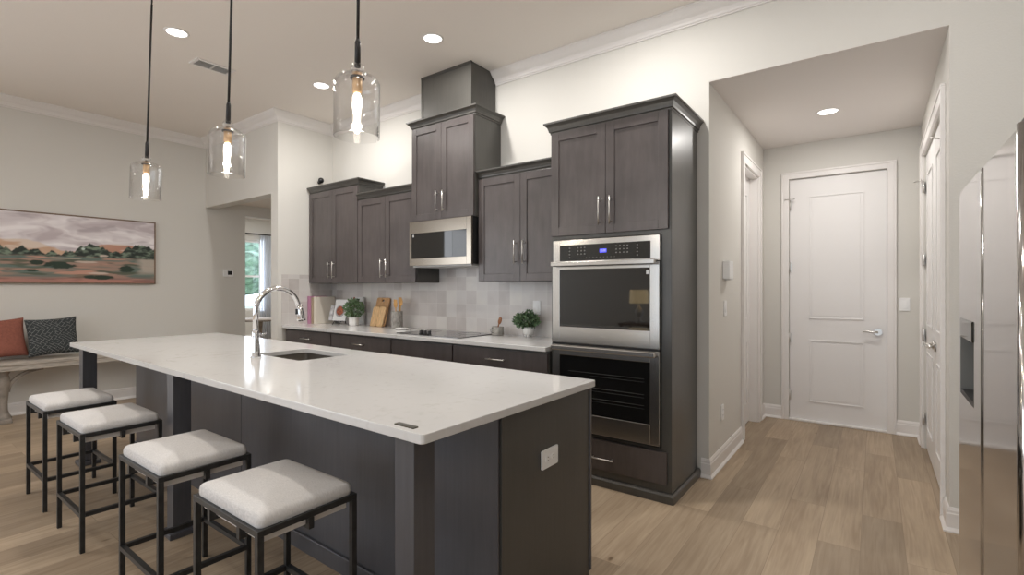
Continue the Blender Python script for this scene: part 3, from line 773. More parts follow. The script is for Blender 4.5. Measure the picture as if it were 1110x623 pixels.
# outlet on the end panel
def plate(name, label, c, w, h, normal, cat, group=None, gang='outlet', parent=None, horizontal=False):
    """wall plate centred at c, normal '+x','-x','-y'"""
    t = thing(name, label, cat, c, {'-y': 0, '+x': PI/2, '-x': -PI/2}[normal], group); t['_local'] = 1
    bm = bmesh.new(); prismv = rrect(w, h, .006, 3)
    a = [bm.verts.new((x, 0, z)) for x, z in prismv]; b = [bm.verts.new((x, -.007, z)) for x, z in prismv]
    bm.faces.new(a); bm.faces.new(b[::-1])
    for i in range(len(a)): bm.faces.new((a[i], a[(i+1) % len(a)], b[(i+1) % len(a)], b[i]))
    obj('cover_plate', bm, 'white_plastic', t, bevel=.0015)
    if gang == 'outlet':
        for s in (-1, 1):
            bm = bmesh.new()
            pts = rrect(.030, .026, .009, 4)
            q = [(x+s*.021, z) if horizontal else (x, z+s*.021) for x, z in pts]
            a = [bm.verts.new((x, -.007, z)) for x, z in q]; b = [bm.verts.new((x, -.0095, z)) for x, z in q]
            bm.faces.new(b[::-1])
            for i in range(len(a)): bm.faces.new((a[i], a[(i+1) % len(a)], b[(i+1) % len(a)], b[i]))
            so = obj('socket', bm, 'white_plastic', t)
            bm = bmesh.new()
            for e in (-.006, .006):
                if horizontal: box(bm, s*.021-.003, s*.021+.005, -.0100, -.0094, e-.001, e+.001)
                else: box(bm, e-.001, e+.001, -.0100, -.0094, s*.021-.003, s*.021+.005)
            obj('slot', bm, 'black_plastic', so)
    elif gang == 'switch':
        n = 2 if w > .1 else 1
        for k in range(n):
            cx = (k-(n-1)/2)*.046
            bm = bmesh.new(); vs = box(bm, cx-.0165, cx+.0165, -.012, -.006, -.033, .033)
            for v in vs:
                if v.co.y < -.01 and v.co.z > 0: v.co.y = -.008
            obj('rocker', bm, 'white_plastic', t)
    return t
plate('power_outlet', 'white double outlet mounted sideways on the island end panel', (-1.0665, 1.703, .652), .122, .076, '+x', 'outlet', horizontal=True)
plate('power_outlet', 'white outlet plate on the backsplash tiles behind the right plant', (-2.385, W-.0085, 1.165), .078, .122, '-y', 'outlet', gang='switch')
plate('power_outlet', 'white outlet low on the left hallway wall above the baseboard', (HL+.0005, 3.98, .39), .074, .118, '+x', 'outlet')
plate('light_switch', 'white switch plate on the left hallway wall under the chime box', (HL+.0005, 4.065, 1.18), .074, .118, '+x', 'switch', gang='switch')
plate('light_switch', 'white switch plate beside the far hallway door', (.218, HE-.0005, 1.188), .076, .118, '-y', 'switch', gang='switch')
t = thing('door_chime', 'white boxy chime unit on the left hallway wall', 'door chime', (HL, 4.06, 1.405))
obj('housing', B((HL+.0005, HL+.052, 3.995, 4.125, 1.405, 1.545)), 'white_plastic', t, bevel=.006)
obj('speaker_slot', B((HL+.010, HL+.050, 4.02, 4.11, 1.398, 1.406)), 'plastic_shade', t)
t = thing('thermostat', 'white wall thermostat with a dark square screen', 'thermostat', (XL, 3.20, 1.49))
obj('housing', B((XL+.0005, XL+.018, 3.14, 3.27, 1.495, 1.595)), 'white_plastic', t, bevel=.005)
obj('screen', B((XL+.018, XL+.020, 3.195, 3.25, 1.520, 1.575)), 'display_glass', t)
t = thing('security_camera', 'tiny black camera on the wall above the leftmost wall cabinet', 'camera', (XS, 3.43, 2.62))
bm = bmesh.new(); tube(bm, [(XS+.001, 3.43, 2.615), (XS+.02, 3.43, 2.615)], .02, 12); tube(bm, [(XS+.02, 3.43, 2.615), (XS+.045, 3.425, 2.622)], .008, 8); obj('mount', bm, 'black_plastic', t)
bm = bmesh.new(); lathe(bm, [(0, -.032), (.02, -.027), (.032, -.01), (.034, .006), (.026, .024), (.012, .033), (0, .034)], (XS+.062, 3.42, 2.628), 16); obj('camera_head', bm, 'black_plastic', t)

# faucet
fx, fy = -3.053, 1.502
t = thing('faucet', 'tall chrome gooseneck faucet behind the island sink', 'faucet', (fx, fy, .914))
bm = bmesh.new(); lathe(bm, [(0, 0), (.033, 0), (.033, .006), (.028, .012), (.026, .05), (.020, .11), (.021, .13), (.0215, .16), (.016, .165), (0, .165)], (fx, fy, .914), 24)
obj('faucet_base', bm, 'chrome', t)
pts = [(fx, fy, 1.06), (fx, fy, 1.195)]
R = .14
for k in range(1, 15):
    a = PI-PI*k/15*0.98
    pts.append((fx+.0, fy+R+R*math.cos(a), 1.195+R*math.sin(a)))
pts.append((fx, fy+2*R+.008, 1.20))
bm = bmesh.new(); tube(bm, pts, .0160, 16); obj('gooseneck', bm, 'chrome', t)
bm = bmesh.new(); tube(bm, [(fx, fy+2*R+.004, 1.225), (fx, fy+2*R+.010, 1.19), (fx, fy+2*R+.018, 1.135), (fx, fy+2*R+.0195, 1.12)], [.018, .0215, .029, .027], 18)
sh = obj('spray_head', bm, 'chrome', t)
obj('spray_button', B((fx-.006, fx+.006, fy+2*R-.020, fy+2*R-.004, 1.165, 1.20)), 'black_plastic', sh)
bm = bmesh.new(); tube(bm, [(fx, fy+.008, 1.045), (fx, fy+.036, 1.045)], .013, 14); tube(bm, [(fx, fy+.030, 1.045), (fx, fy+.05, 1.049), (fx, fy+.066, 1.056)], [.008, .006, .005], 10)
obj('faucet_lever', bm, 'chrome', t)
# soap dispenser cap beside faucet
# small plate on the slab corner
t = thing('countertop_plate', 'small dark bronze plate set in the near corner of the island slab', 'plate', (-1.160, 1.028, .9142), math.radians(-0.8)); t['_local'] = 1
bm = bmesh.new(); prism(bm, rrect(.088, .022, .002, 3), 0, .003); obj('plate_body', bm, 'bronze', t)
bm = bmesh.new()
for k in range(9): box(bm, -.034+k*.008, -.030+k*.008, -.0055, .0055, .003, .0036)
obj('plate_ridges', bm, 'key_grey', t)

# ------------------------------------------------------------------ stools
def make_stool():
    t = thing('bar_stool', '', 'stool', (0, 0, 0), 0, 'backless stools along the island'); t['_local'] = 1
    w, d, h, b = .462, .355, .600, .020
    X, Y = w/2-b/2, d/2-b/2
    for sx in (-1, 1):
        for sy in (-1, 1):
            obj('leg', B((sx*X-b/2, sx*X+b/2, sy*Y-b/2, sy*Y+b/2, 0, h-b)), 'stool_metal', t, bevel=.0012)
    bm = bmesh.new()
    for sy in (-1, 1): box(bm, -w/2, w/2, sy*Y-b/2, sy*Y+b/2, h-b, h)
    for sx in (-1, 1): box(bm, sx*X-b/2, sx*X+b/2, -Y+b/2, Y-b/2, h-b, h)
    obj('seat_frame', bm, 'stool_metal', t, bevel=.0012)
    for sy in (-1, 1): obj('stretcher', B((-X+b/2, X-b/2, sy*Y-b/2, sy*Y+b/2, .180, .200)), 'stool_metal', t)
    for sx in (-1, 1): obj('stretcher', B((sx*X-b/2, sx*X+b/2, -Y+b/2, Y-b/2, .180, .200)), 'stool_metal', t)
    # brackets under the frame that carry the seat board
    for s in (-1, 1):
        for k in (-1, 1):
            bm = B((k*.105-.009, k*.105+.009, s*Y-b/2, s*Y+b/2, h-.058, h-b), (k*.105-.009, k*.105+.009, min(s*Y, s*(Y-.045)), max(s*Y, s*(Y-.045)), h-.058, h-.050))
            obj('bracket', bm, 'stool_metal', t)
        bm = B((s*X-b/2, s*X+b/2, -.009, .009, h-.058, h-b), (min(s*X, s*(X-.045)), max(s*X, s*(X-.045)), -.009, .009, h-.058, h-.050))
        obj('bracket', bm, 'stool_metal', t)
    obj('seat_board', B((-w/2+.026, w/2-.026, -d/2+.026, d/2-.026, h-.050, h-.018)), 'seat_welt', t, bevel=.002)
    # cushion: rounded box crowned in the middle
    bm = bmesh.new(); nx, ny = 26, 20; cw, cd = w-.018, d-.018
    lay = [(-.016, .955), (-.004, .985), (.008, .998), (.018, 1.0), (.029, .990), (.036, .970), (.040, .94)]
    def outline(s, z):
        r = []
        for x, y in rrect(cw, cd, .022, 6): r.append(bm.verts.new((x*s, y*s, h+z)))
        return r
    rings = [outline(s, z) for z, s in lay]
    for a, b2 in zip(rings, rings[1:]):
        for i in range(len(a)): bm.faces.new((a[i], a[(i+1) % len(a)], b2[(i+1) % len(a)], b2[i]))
    prev = rings[-1]; base = [(v.co.x, v.co.y) for v in prev]
    for k, f in enumerate((.9, .75, .55, .3, .1)):
        zz = h+.040+.021*(1-((f)**2.2))
        ring = [bm.verts.new((x*f, y*f, zz)) for x, y in base]
        for i in range(len(ring)): bm.faces.new((prev[i], prev[(i+1) % len(ring)], ring[(i+1) % len(ring)], ring[i]))
        prev = ring
    bm.faces.new(prev); bm.faces.new(rings[0][::-1])
    obj('cushion', bm, 'stool_fabric', t, smooth=True)
    return t
st0 = make_stool()
spots = [(-1.732, .922, 0.0, 'cushioned black metal stool nearest the viewer, closest to the slab corner'),
         (-2.468, .905, 0.0, 'second nearest cushioned black metal stool, in front of the middle island post'),
         (-3.445, .888, 0.0, 'third cushioned black metal stool, between middle post and farthest stool'),
         (-4.215, .888, 0.0, 'farthest cushioned black metal stool, nearest the wall bench')]
for i, (x, y, r, lab) in enumerate(spots):
    s = st0 if i == 0 else copy_tree(st0)
    s.location = (x, y, 0); s.rotation_euler = (0, 0, math.radians(r)); s['label'] = lab

# ------------------------------------------------------------------ pendants and ceiling fittings
def make_pendant(x, y, zb, lean, label):
    t = thing('pendant_light', label, 'pendant light', (x, y, zb), 0, 'glass pendants over the island'); t['_local'] = 1
    # lean: angle to the right as seen by the viewer
    ax = Vector((-math.sin(math.radians(36.34)), math.cos(math.radians(36.34)), 0))
    t.rotation_mode = 'QUATERNION'; t.rotation_quaternion = Matrix.Rotation(math.radians(lean), 4, ax).to_quaternion()
    rod_top = (CE-.105-zb)
    bm = bmesh.new(); tube(bm, [(0, 0, .38), (0, 0, rod_top)], .0062, 10); obj('rod', bm, 'black_metal', t)
    bm = bmesh.new(); tube(bm, [(0, 0, .275), (0, 0, .372), (0, 0, .385)], [.0115, .0110, .007], 14); obj('stem_sleeve', bm, 'black_metal', t)
    bm = bmesh.new(); r = .008
    tube(bm, [(r*math.sin(2*PI*k/12), 0, rod_top+.022-.022*math.cos(2*PI*k/12)) for k in range(13)], .0028, 6, caps=False); obj('hook_ring', bm, 'black_metal', t)
    top = Vector((0, 0, CE-zb-.001))
    bm = bmesh.new(); lathe(bm, [(0, -.062), (.008, -.062), (.010, -.024), (.058, -.020), (.062, -.014), (.062, 0), (0, 0)], (0, 0, 0), 24)
    c = obj('canopy', bm, 'black_metal', t)
    q = t.rotation_quaternion.inverted(); off = q @ (t.rotation_quaternion @ Vector((0, 0, rod_top+.03))*Vector((1, 1, 0)) + Vector((0, 0, CE-zb-.001)))
    c.location = off; c.rotation_mode = 'QUATERNION'; c.rotation_quaternion = q
    # glass knob and shade
    bm = bmesh.new(); lathe(bm, [(.006, .288), (.018, .286), (.026, .274), (.024, .262), (.016, .254)], (0, 0, 0), 20); obj('glass_neck', bm, 'clear_glass', t)
    R0 = .0875
    outer = [(R0, 0), (R0, .20), (R0-.002, .214), (R0-.008, .226), (R0-.022, .236), (.045, .246), (.026, .252), (.018, .258)]
    inner = [(r-.003, z-(.003 if z > .1 else 0)) for r, z in outer][::-1]
    bm = bmesh.new(); lathe(bm, outer+inner+[outer[0]], (0, 0, 0), 40); obj('glass_shade', bm, 'clear_glass', t)
    bm = bmesh.new(); lathe(bm, [(0, .252), (.019, .252), (.019, .178), (.015, .172), (0, .172)], (0, 0, 0), 18); so = obj('bulb_socket', bm, 'socket_amber', t)
    bm = bmesh.new(); lathe(bm, [(.019, .236), (.028, .236), (.028, .229), (.019, .229)], (0, 0, 0), 20); obj('shade_ring', bm, 'black_metal', so)
    bm = bmesh.new(); lathe(bm, [(0, .172), (.011, .170), (.017, .155), (.0175, .12), (.0125, .085), (.0115, .03), (.008, .018), (0, .014)], (0, 0, 0), 16); obj('bulb', bm, 'bulb_glow', t)
    l = bpy.data.lights.new('pendant_lamp', 'POINT'); l.energy = PEND_POWER; l.color = (1.0, .88, .72); l.shadow_soft_size = .03
    lo = bpy.data.objects.new('pendant_lamp', l); COL.objects.link(lo); lo.parent = t; lo.location = (0, 0, -.02)
    return t
make_pendant(-3.915, 1.20, 1.928, 1.9, 'clear glass pendant farthest left, hanging before the painted wall')
make_pendant(-2.745, 1.20, 1.928, 1.6, 'clear glass pendant, middle one of the three over the island')
make_pendant(-1.640, 1.20, 1.930, 0.6, 'clear glass pendant nearest the viewer, largest in view')

def downlight(x, y, z, label, power=1.0, group='recessed ceiling lights'):
    t = thing('recessed_light', label, 'ceiling light', (x, y, z), 0, group); t['_local'] = 1
    bm = bmesh.new(); lathe(bm, [(.068, -.001), (.070, -.006), (.082, -.004), (.086, 0), (.068, 0)], (0, 0, 0), 28); obj('trim_ring', bm, 'trim_paint', t)
    bm = bmesh.new(); lathe(bm, [(0, -.002), (.068, -.002)], (0, 0, 0), 28); obj('light_lens', bm, 'lens_glow', t)
    l = bpy.data.lights.new('downlight_lamp', 'AREA'); l.shape = 'DISK'; l.size = .09; l.energy = DOWN_POWER*power; l.color = DOWN_COLOR; l.spread = math.radians(180)
    o = bpy.data.objects.new('downlight_lamp', l); COL.objects.link(o); o.parent = t; o.location = (0, 0, -.008)
downlight(-4.387, 1.55, CE, 'round recessed light left of the ceiling vent', .55)
downlight(-4.39, 2.80, CE, 'round recessed light near the crown corner, beside the near pendant')
downlight(-2.845, 2.80, CE, 'round recessed light in front of the duct chase')
downlight(-.312, 4.80, HC, 'round recessed light in the hallway ceiling', .62)
for x, y, p, where in ((-1.30, 2.80, 1.0, 'in front of the oven tower'), (-2.845, 1.55, .3, 'above the middle of the island'), (-1.30, 1.55, .3, 'above the oven end of the island'),
                       (0.2, 2.8, .15, 'before the hallway opening'), (-1.9, -.9, .6, 'over the living room, nearest the stools'), (-4.9, -.9, .5, 'over the living room, nearest the wall bench'),
                       (-.3, 0.3, .5, 'beside the refrigerator'), (-1.9, -3.0, .6, 'nearest the living room windows'), (-4.9, -3.0, .5, 'in the far corner of the living room')):
    downlight(x, y, CE, 'round recessed light '+where, p)
downlight(-8.9, 4.6, 2.78, 'added fill light, out of view in the breakfast room ceiling', 1.6)  # unseen lamp added to brighten the curtain and breakfast room
t = thing('ceiling_vent', 'small rectangular ceiling vent with slats near the leftmost recessed light', 'vent', (-4.80, 1.98, CE)); t['_local'] = 1
t.rotation_euler = (0, 0, 0)
obj('vent_frame', B((-.085, .085, -.16, -.135, -.010, 0), (-.085, .085, .135, .16, -.010, 0), (-.085, -.062, -.135, .135, -.010, 0), (.062, .085, -.135, .135, -.010, 0), (-.062, .062, -.006, .006, -.009, -.0)), 'trim_paint', t)
obj('vent_backing', B((-.062, .062, -.135, .135, -.003, -.001)), 'plastic_shade', t)
bm = bmesh.new()
for k in range(7): rotbox(bm, (-.052+k*.0173, 0, -.007), (.011, .27, .0015), Matrix.Rotation(.7, 3, 'Y'))
obj('vent_slats', bm, 'plastic_shade', t)

# ------------------------------------------------------------------ fridge
FX = .27
t = thing('refrigerator', 'tall stainless steel refrigerator at the right edge with a water dispenser', 'refrigerator', (FX+.35, 1.8, 0))
obj('fridge_body', B((FX+.055, 1.02, 1.02, 2.625, .02, 1.700)), 'plastic_shade', t, bevel=.004)
def fdoor(y0, y1, hole=None):
    if not hole: bm = B((FX, FX+.05, y0, y1, .05, 1.712))
    else:
        a, b, c, d = hole
        bm = B((FX, FX+.05, y0, a, .05, 1.712), (FX, FX+.05, b, y1, .05, 1.712), (FX, FX+.05, a, b, .05, c), (FX, FX+.05, a, b, d, 1.712))
    return obj('door', bm, 'fridge_steel', t)
f1 = fdoor(2.128, 2.63, (2.27, 2.60, .93, 1.222))
f2 = fdoor(1.635, 2.100)
dsp = obj('water_dispenser', B((FX+.045, FX+.050, 2.27, 2.60, .93, 1.222), (FX+.0, FX+.05, 2.27, 2.275, .93, 1.222), (FX, FX+.05, 2.595, 2.60, .93, 1.222)), 'key_grey', f1, label='dark recessed water dispenser')
obj('dispenser_panel', B((FX-.004, FX+.04, 2.29, 2.58, 1.15, 1.222)), 'display_glass', dsp, bevel=.004)
obj('drip_tray', B((FX+.002, FX+.045, 2.28, 2.59, .93, .945)), 'rack_metal', dsp)
for yy, r in ((2.114, .014), (1.588, .020)):
    bm = bmesh.new(); tube(bm, [(FX+.010, yy, .06), (FX+.010, yy, 1.712)], r, 20); obj('edge_handle', bm, 'fridge_steel', t)
fdoor(1.02, 1.566)
obj('top_hinge', B((FX+.01, FX+.09, 1.59, 1.66, 1.712, 1.735)), 'black_plastic', t)

# ------------------------------------------------------------------ cooktop and counter things
Z = .9145
t = thing('cooktop', 'black glass electric cooktop set in the worktop under the microwave', 'cooktop', (-3.2, 3.28, Z))
bm = bmesh.new(); prism(bm, [(x-3.20, y+3.285) for x, y in rrect(.80, .45, .02, 4)], Z, Z+.006); obj('glass_top', bm, 'cooktop_glass', t)
bm = bmesh.new()
for x, y, r in ((-3.45, 3.40, .08), (-2.98, 3.40, .10), (-2.98, 3.17, .075), (-3.44, 3.20, .09)):
    lathe(bm, [(r, .0062), (r, .0068), (r-.004, .0068), (r-.004, .0062)], (x, y, Z), 32)
obj('burner_ring', bm, 'cooktop_ring', t)
for k in range(3):
    x, y = -3.318+k*.052, 3.118
    bm = bmesh.new(); lathe(bm, [(0, .042), (.013, .042), (.016, .038), (.017, .014), (.020, .0062), (0, .0062)], (x, y, Z), 18)
    kn = obj('knob', bm, 'black_plastic', t)
    bm = bmesh.new(); lathe(bm, [(.0130, .0422), (.0130, .0432), (.0110, .0432), (.0110, .0422)], (x, y, Z), 18); box(bm, x-.002, x+.002, y-.010, y+.010, Z+.042, Z+.044); obj('knob_rim', bm, 'nickel', kn)

def book(label, x0, x1, y0, y1, h, cov):
    t = thing('book', label, 'book', ((x0+x1)/2, (y0+y1)/2, Z), 0, 'cookbooks on the worktop')
    bm = B((x0, x0+.003, y0, y1, Z, Z+h), (x1-.003, x1, y0, y1, Z, Z+h), (x0+.003, x1-.003, y0, y0+.003, Z, Z+h))
    obj('book_cover', bm, cov, t, bevel=.001)
    obj('pages', B((x0+.003, x1-.003, y0+.003, y1-.004, Z+.003, Z+h-.004)), 'page_white', t)
book('pink-spined book standing against the tiled side wall', -5.412, -5.352, 3.27, 3.50, .325, 'pink_cloth')
book('thin tan book between pink and cream books', -5.349, -5.318, 3.28, 3.49, .31, 'tan_cloth')
book('thick cream book right of the tan book', -5.315, -5.262, 3.29, 3.54, .318, 'cream_paper')
# cookbook on an easel
tiltM = Matrix.Rotation(math.radians(-14), 4, 'X')
t = thing('cookbook', 'white cookbook with a bowl of food on its cover, open on an easel', 'book', (-4.985, 3.40, Z+.045), math.radians(12), 'cookbooks on the worktop'); t['_local'] = 1
bm = B((-.095, .095, 0, .022, 0, .25)); bm.transform(tiltM); obj('book_cover', bm, 'cover_white', t, bevel=.001)
bm = B((-.150, -.098, -.006, .012, 0, .18)); bm.transform(tiltM); obj('open_page', bm, 'cover_photo_grey', t, label='grey printed page to the left of the cover')
bm = bmesh.new(); lathe(bm, [(0, .004), (.055, .003), (.072, .0005), (.072, 0)], (0, 0, 0), 28); bm.transform(tiltM @ Matrix.Translation((0, -.0005, .115)) @ Matrix.Rotation(PI/2, 4, 'X')); obj('bowl_picture', bm, 'cover_photo_grey', t)
bm = bmesh.new(); lathe(bm, [(0, .0065), (.035, .006), (.054, .0035)], (0, 0, 0), 24); bm.transform(tiltM @ Matrix.Translation((0, -.0005, .115)) @ Matrix.Rotation(PI/2, 4, 'X')); obj('food_picture', bm, 'food_red', t)
t = thing('book_easel', 'black wire easel holding up the cookbook', 'easel', (-4.985, 3.40, Z), math.radians(12)); t['_local'] = 1
bm = bmesh.new()
for s in (-.05, .05):
    tube(bm, [(s, -.045, .0), (s, -.040, .012), (s, -.028, .022), (s, -.012, .040), (s, .026, .040), (s, .072, .20)], .004, 8)
tube(bm, [(-.05, .026, .040), (.05, .026, .040)], .004, 8)
tube(bm, [(0, .074, .17), (0, .115, .004)], .004, 8); tube(bm, [(-.05, .062, .17), (.05, .062, .17)], .004, 8)
obj('wire_frame', bm, 'black_metal', t)
t = thing('cookbook', 'white book with a black letter on it, standing behind the left plant', 'book', (-4.845, 3.578, Z), 0, 'cookbooks on the worktop'); t['_local'] = 1
obj('book_cover', B((-.085, .085, -.014, .016, 0, .315)), 'cover_white', t, bevel=.001)
obj('spine_band', B((-.085, -.055, -.0155, -.014, .19, .315)), 'food_red', t)
text_part('cover_letter', 'S', .085, 'black_plastic', t, Matrix.Translation((-4.835, 3.5605, Z+.262)) @ FRONT)

def foliage(bm, c, rx, rz, n, size, up=.3):
    for i in range(n):
        while True:
            p = Vector((random.uniform(-1, 1), random.uniform(-1, 1), random.uniform(-1, 1)))
            if .25 < p.length < 1: break
        p = Vector((p.x*rx, p.y*rx*.8, p.z*rz))
        pos = Vector(c)+p
        d = Vector((p.x/rx, p.y/rx, p.z/rz+up)).normalized()
        d = (d+Vector((random.uniform(-.6, .6), random.uniform(-.6, .6), random.uniform(-.4, .6)))).normalized()
        s = d.cross(Vector((random.uniform(-1, 1), random.uniform(-1, 1), random.uniform(-1, 1)))).normalized(); u = s.cross(d)
        L = size*random.uniform(.7, 1.3); wd = L*.36
        v = [bm.verts.new(pos), bm.verts.new(pos+d*L*.5+s*wd+u*L*.06), bm.verts.new(pos+d*L-u*L*.12), bm.verts.new(pos+d*L*.5-s*wd+u*L*.06), bm.verts.new(pos+d*L*.5-u*L*.05)]
        bm.faces.new((v[0], v[1], v[4])); bm.faces.new((v[1], v[2], v[4])); bm.faces.new((v[4], v[2], v[3])); bm.faces.new((v[0], v[4], v[3]))
def stems(bm, c, rx, rz, n, z0):
    for i in range(n):
        a = random.uniform(0, 2*PI); r = random.uniform(.2, .85)
        e = Vector((c[0]+math.cos(a)*rx*r, c[1]+math.sin(a)*rx*r*.8, c[2]+random.uniform(-.3, .8)*rz))
        b = Vector((c[0]+math.cos(a)*.015, c[1]+math.sin(a)*.015, z0))
        tube(bm, [b, (b+e)/2+Vector((0, 0, .01)), e], [.0022, .0018, .001], 5)
t = thing('potted_plant', 'bushy green plant in a plain white pot beside the cookbook', 'plant', (-4.725, 3.42, Z))
bm = bmesh.new(); lathe(bm, [(0, 0), (.050, 0), (.054, .006), (.058, .092), (.055, .094), (.052, .090), (.050, .08), (0, .08)], (-4.725, 3.42, Z), 28); obj('pot', bm, 'white_ceramic', t)
bm = bmesh.new(); lathe(bm, [(0, .084), (.051, .082)], (-4.725, 3.42, Z), 20); obj('soil', bm, 'soil', t)
bm = bmesh.new(); stems(bm, (-4.725, 3.42, Z+.19), .13, .10, 26, Z+.08); obj('stems', bm, 'stem_green', t)
bm = bmesh.new(); foliage(bm, (-4.725, 3.42, Z+.19), .120, .100, 520, .028); obj('foliage', bm, 'leaf_green', t)
t = thing('potted_plant', 'small leafy plant in a footed white pot below the backsplash outlet', 'plant', (-2.40, 3.50, Z))
bm = bmesh.new(); lathe(bm, [(0, .018), (.034, .018), (.046, .03), (.052, .055), (.053, .088), (.050, .090), (.047, .084), (0, .078)], (-2.40, 3.50, Z), 28)
pot = obj('pot', bm, 'white_ceramic', t)
for k in range(3):
    a = 2*PI*k/3-PI/2+.5
    bm = bmesh.new(); lathe(bm, [(0, 0), (.008, .001), (.0125, .009), (.012, .018), (.006, .024), (0, .025)], (-2.40+.028*math.cos(a), 3.50+.028*math.sin(a), Z), 12); obj('pot_foot', bm, 'white_ceramic', pot)
bm = bmesh.new(); lathe(bm, [(0, .081), (.048, .079)], (-2.40, 3.50, Z), 20); obj('soil', bm, 'soil', t)
bm = bmesh.new(); stems(bm, (-2.41, 3.49, Z+.14), .10, .06, 22, Z+.075); obj('stems', bm, 'stem_green', t)
bm = bmesh.new(); foliage(bm, (-2.412, 3.49, Z+.142), .112, .055, 520, .030, .2); foliage(bm, (-2.40, 3.50, Z+.20), .03, .035, 50, .024); obj('foliage', bm, 'leaf_dark', t)

def board(label, x, y, w, h, ang, mat, rz, hole=True, th=.016):
    t = thing('cutting_board', label, 'cutting board', (x, y, Z), math.radians(rz), 'wooden boards leaning on the backsplash'); t['_local'] = 1
    pts = rrect(w, h, .020, 5)
    bm = bmesh.new(); n = len(pts)
    a = [bm.verts.new((px, 0, pz+h/2)) for px, pz in pts]; b = [bm.verts.new((px, th, pz+h/2)) for px, pz in pts]
    if hole:
        hp = [(.05*math.cos(q)*.5, .012*math.sin(q)) for q in [2*PI*k/n+PI/4*0 for k in range(n)]]
        ha = [bm.verts.new((px, 0, h-.035+pz)) for px, pz in hp]; hb = [bm.verts.new((px, th, h-.035+pz)) for px, pz in hp]
        for A, H in ((a, ha), (b, hb)):
            for i in range(n): bm.faces.new((A[i], A[(i+1) % n], H[(i+1) % n], H[i]))
        for i in range(n): bm.faces.new((ha[i], ha[(i+1) % n], hb[(i+1) % n], hb[i]))
    else: bm.faces.new(a); bm.faces.new(b)
    for i in range(n): bm.faces.new((a[i], a[(i+1) % n], b[(i+1) % n], b[i]))
    bm.transform(Matrix.Rotation(math.radians(-ang), 4, 'X'))
    obj('board_body', bm, mat, t, bevel=.003)
board('tall wooden cutting board leaning at the back, darker top showing', -4.42, 3.505, .215, .325, 15, 'board_wood_dark', 0)
board('shorter pale wooden board leaning in front of the tall one', -4.474, 3.478, .104, .222, 15, 'board_wood', 0, False)
board('narrow pale wooden board leaning beside the shorter one', -4.366, 3.478, .104, .228, 15, 'board_wood', 0, False)

# utensil crock
cx_, cy_ = -4.055, 3.47
t = thing('utensil_crock', 'mottled grey stone crock at the left of the cooktop', 'crock', (cx_, cy_, Z))
bm = bmesh.new(); lathe(bm, [(0, 0), (.054, 0), (.058, .004), (.060, .175), (.057, .178), (.053, .174), (.051, .02), (0, .02)], (cx_, cy_, Z), 32); obj('crock_body', bm, 'crock_stone', t)
ut = [('wooden spoon with round bowl leaning left in the crock', -.050, .018, .285, 'spoon'), ('wooden spatula with flat blade in the crock', -.004, .045, .325, 'spatula'),
      ('wooden slotted turner in the middle of the crock', .012, -.035, .30, 'slot'), ('wooden spoon with oval bowl leaning right in the crock', .056, .006, .31, 'spoon2')]
for lab, dx, dy, L, kind in ut:
    a = Vector((cx_+dx*.4, cy_+dy*.4, Z+.024)); e = Vector((cx_+dx, cy_+dy, Z+L)); d = (e-a).normalized()
    t = thing('wooden_utensil', lab, 'utensil', a, 0, 'wooden utensils in the stone crock')
    bm = bmesh.new(); tube(bm, [a, a+(e-a)*.75], .0055, 8); obj('handle', bm, 'utensil_wood', t)
    bm = bmesh.new(); c = a+(e-a)*.86; s = Vector((1, 0, 0)); s = (s-d*s.dot(d)).normalized(); nrm = s.cross(d)
    if kind.startswith('spoon'):
        M = Matrix((s, nrm, d)).transposed().to_4x4(); M.translation = c
        bm2 = bmesh.new(); lathe(bm2, [(0, -.042), (.016, -.034), (.028, -.012), (.030, .010), (.022, .031), (.010, .041), (0, .043)], (0, 0, 0), 16)
        for v in bm2.verts: v.co.y = v.co.y*.28
        bm2.transform(M); bm.free(); bm = bm2
    else:
        M = Matrix((s, nrm, d)).transposed().to_4x4(); M.translation = c
        if kind == 'slot':
            for k in (-1, 0, 1): box(bm, k*.017-.006, k*.017+.006, -.003, .003, -.028, .034)
            box(bm, -.023, .023, -.003, .003, -.036, -.028); box(bm, -.023, .023, -.003, .003, .034, .040)
        else: prism(bm, [(-.010, -.036), (.010, -.036), (.022, -.010), (.024, .038), (-.024, .038), (-.022, -.010)], -.003, .003); 
        if kind != 'slot': bm.transform(Matrix.Rotation(PI/2, 4, 'X'))
        bm.transform(M)
    obj('utensil_head', bm, 'utensil_wood', t)
# spoon rest
t = thing('spoon_rest', 'white ceramic spoon rest lying beside the crock', 'spoon rest', (-3.86, 3.36, Z+.0065))
bm = bmesh.new(); lathe(bm, [(0, .006), (.045, .008), (.062, .018), (.066, .017), (.05, .002), (.03, 0), (0, 0)], (-3.86, 3.36, Z), 28)
box(bm, -3.80, -3.735, 3.352, 3.372, Z+.012, Z+.018)
obj('dish', bm, 'white_ceramic', t)
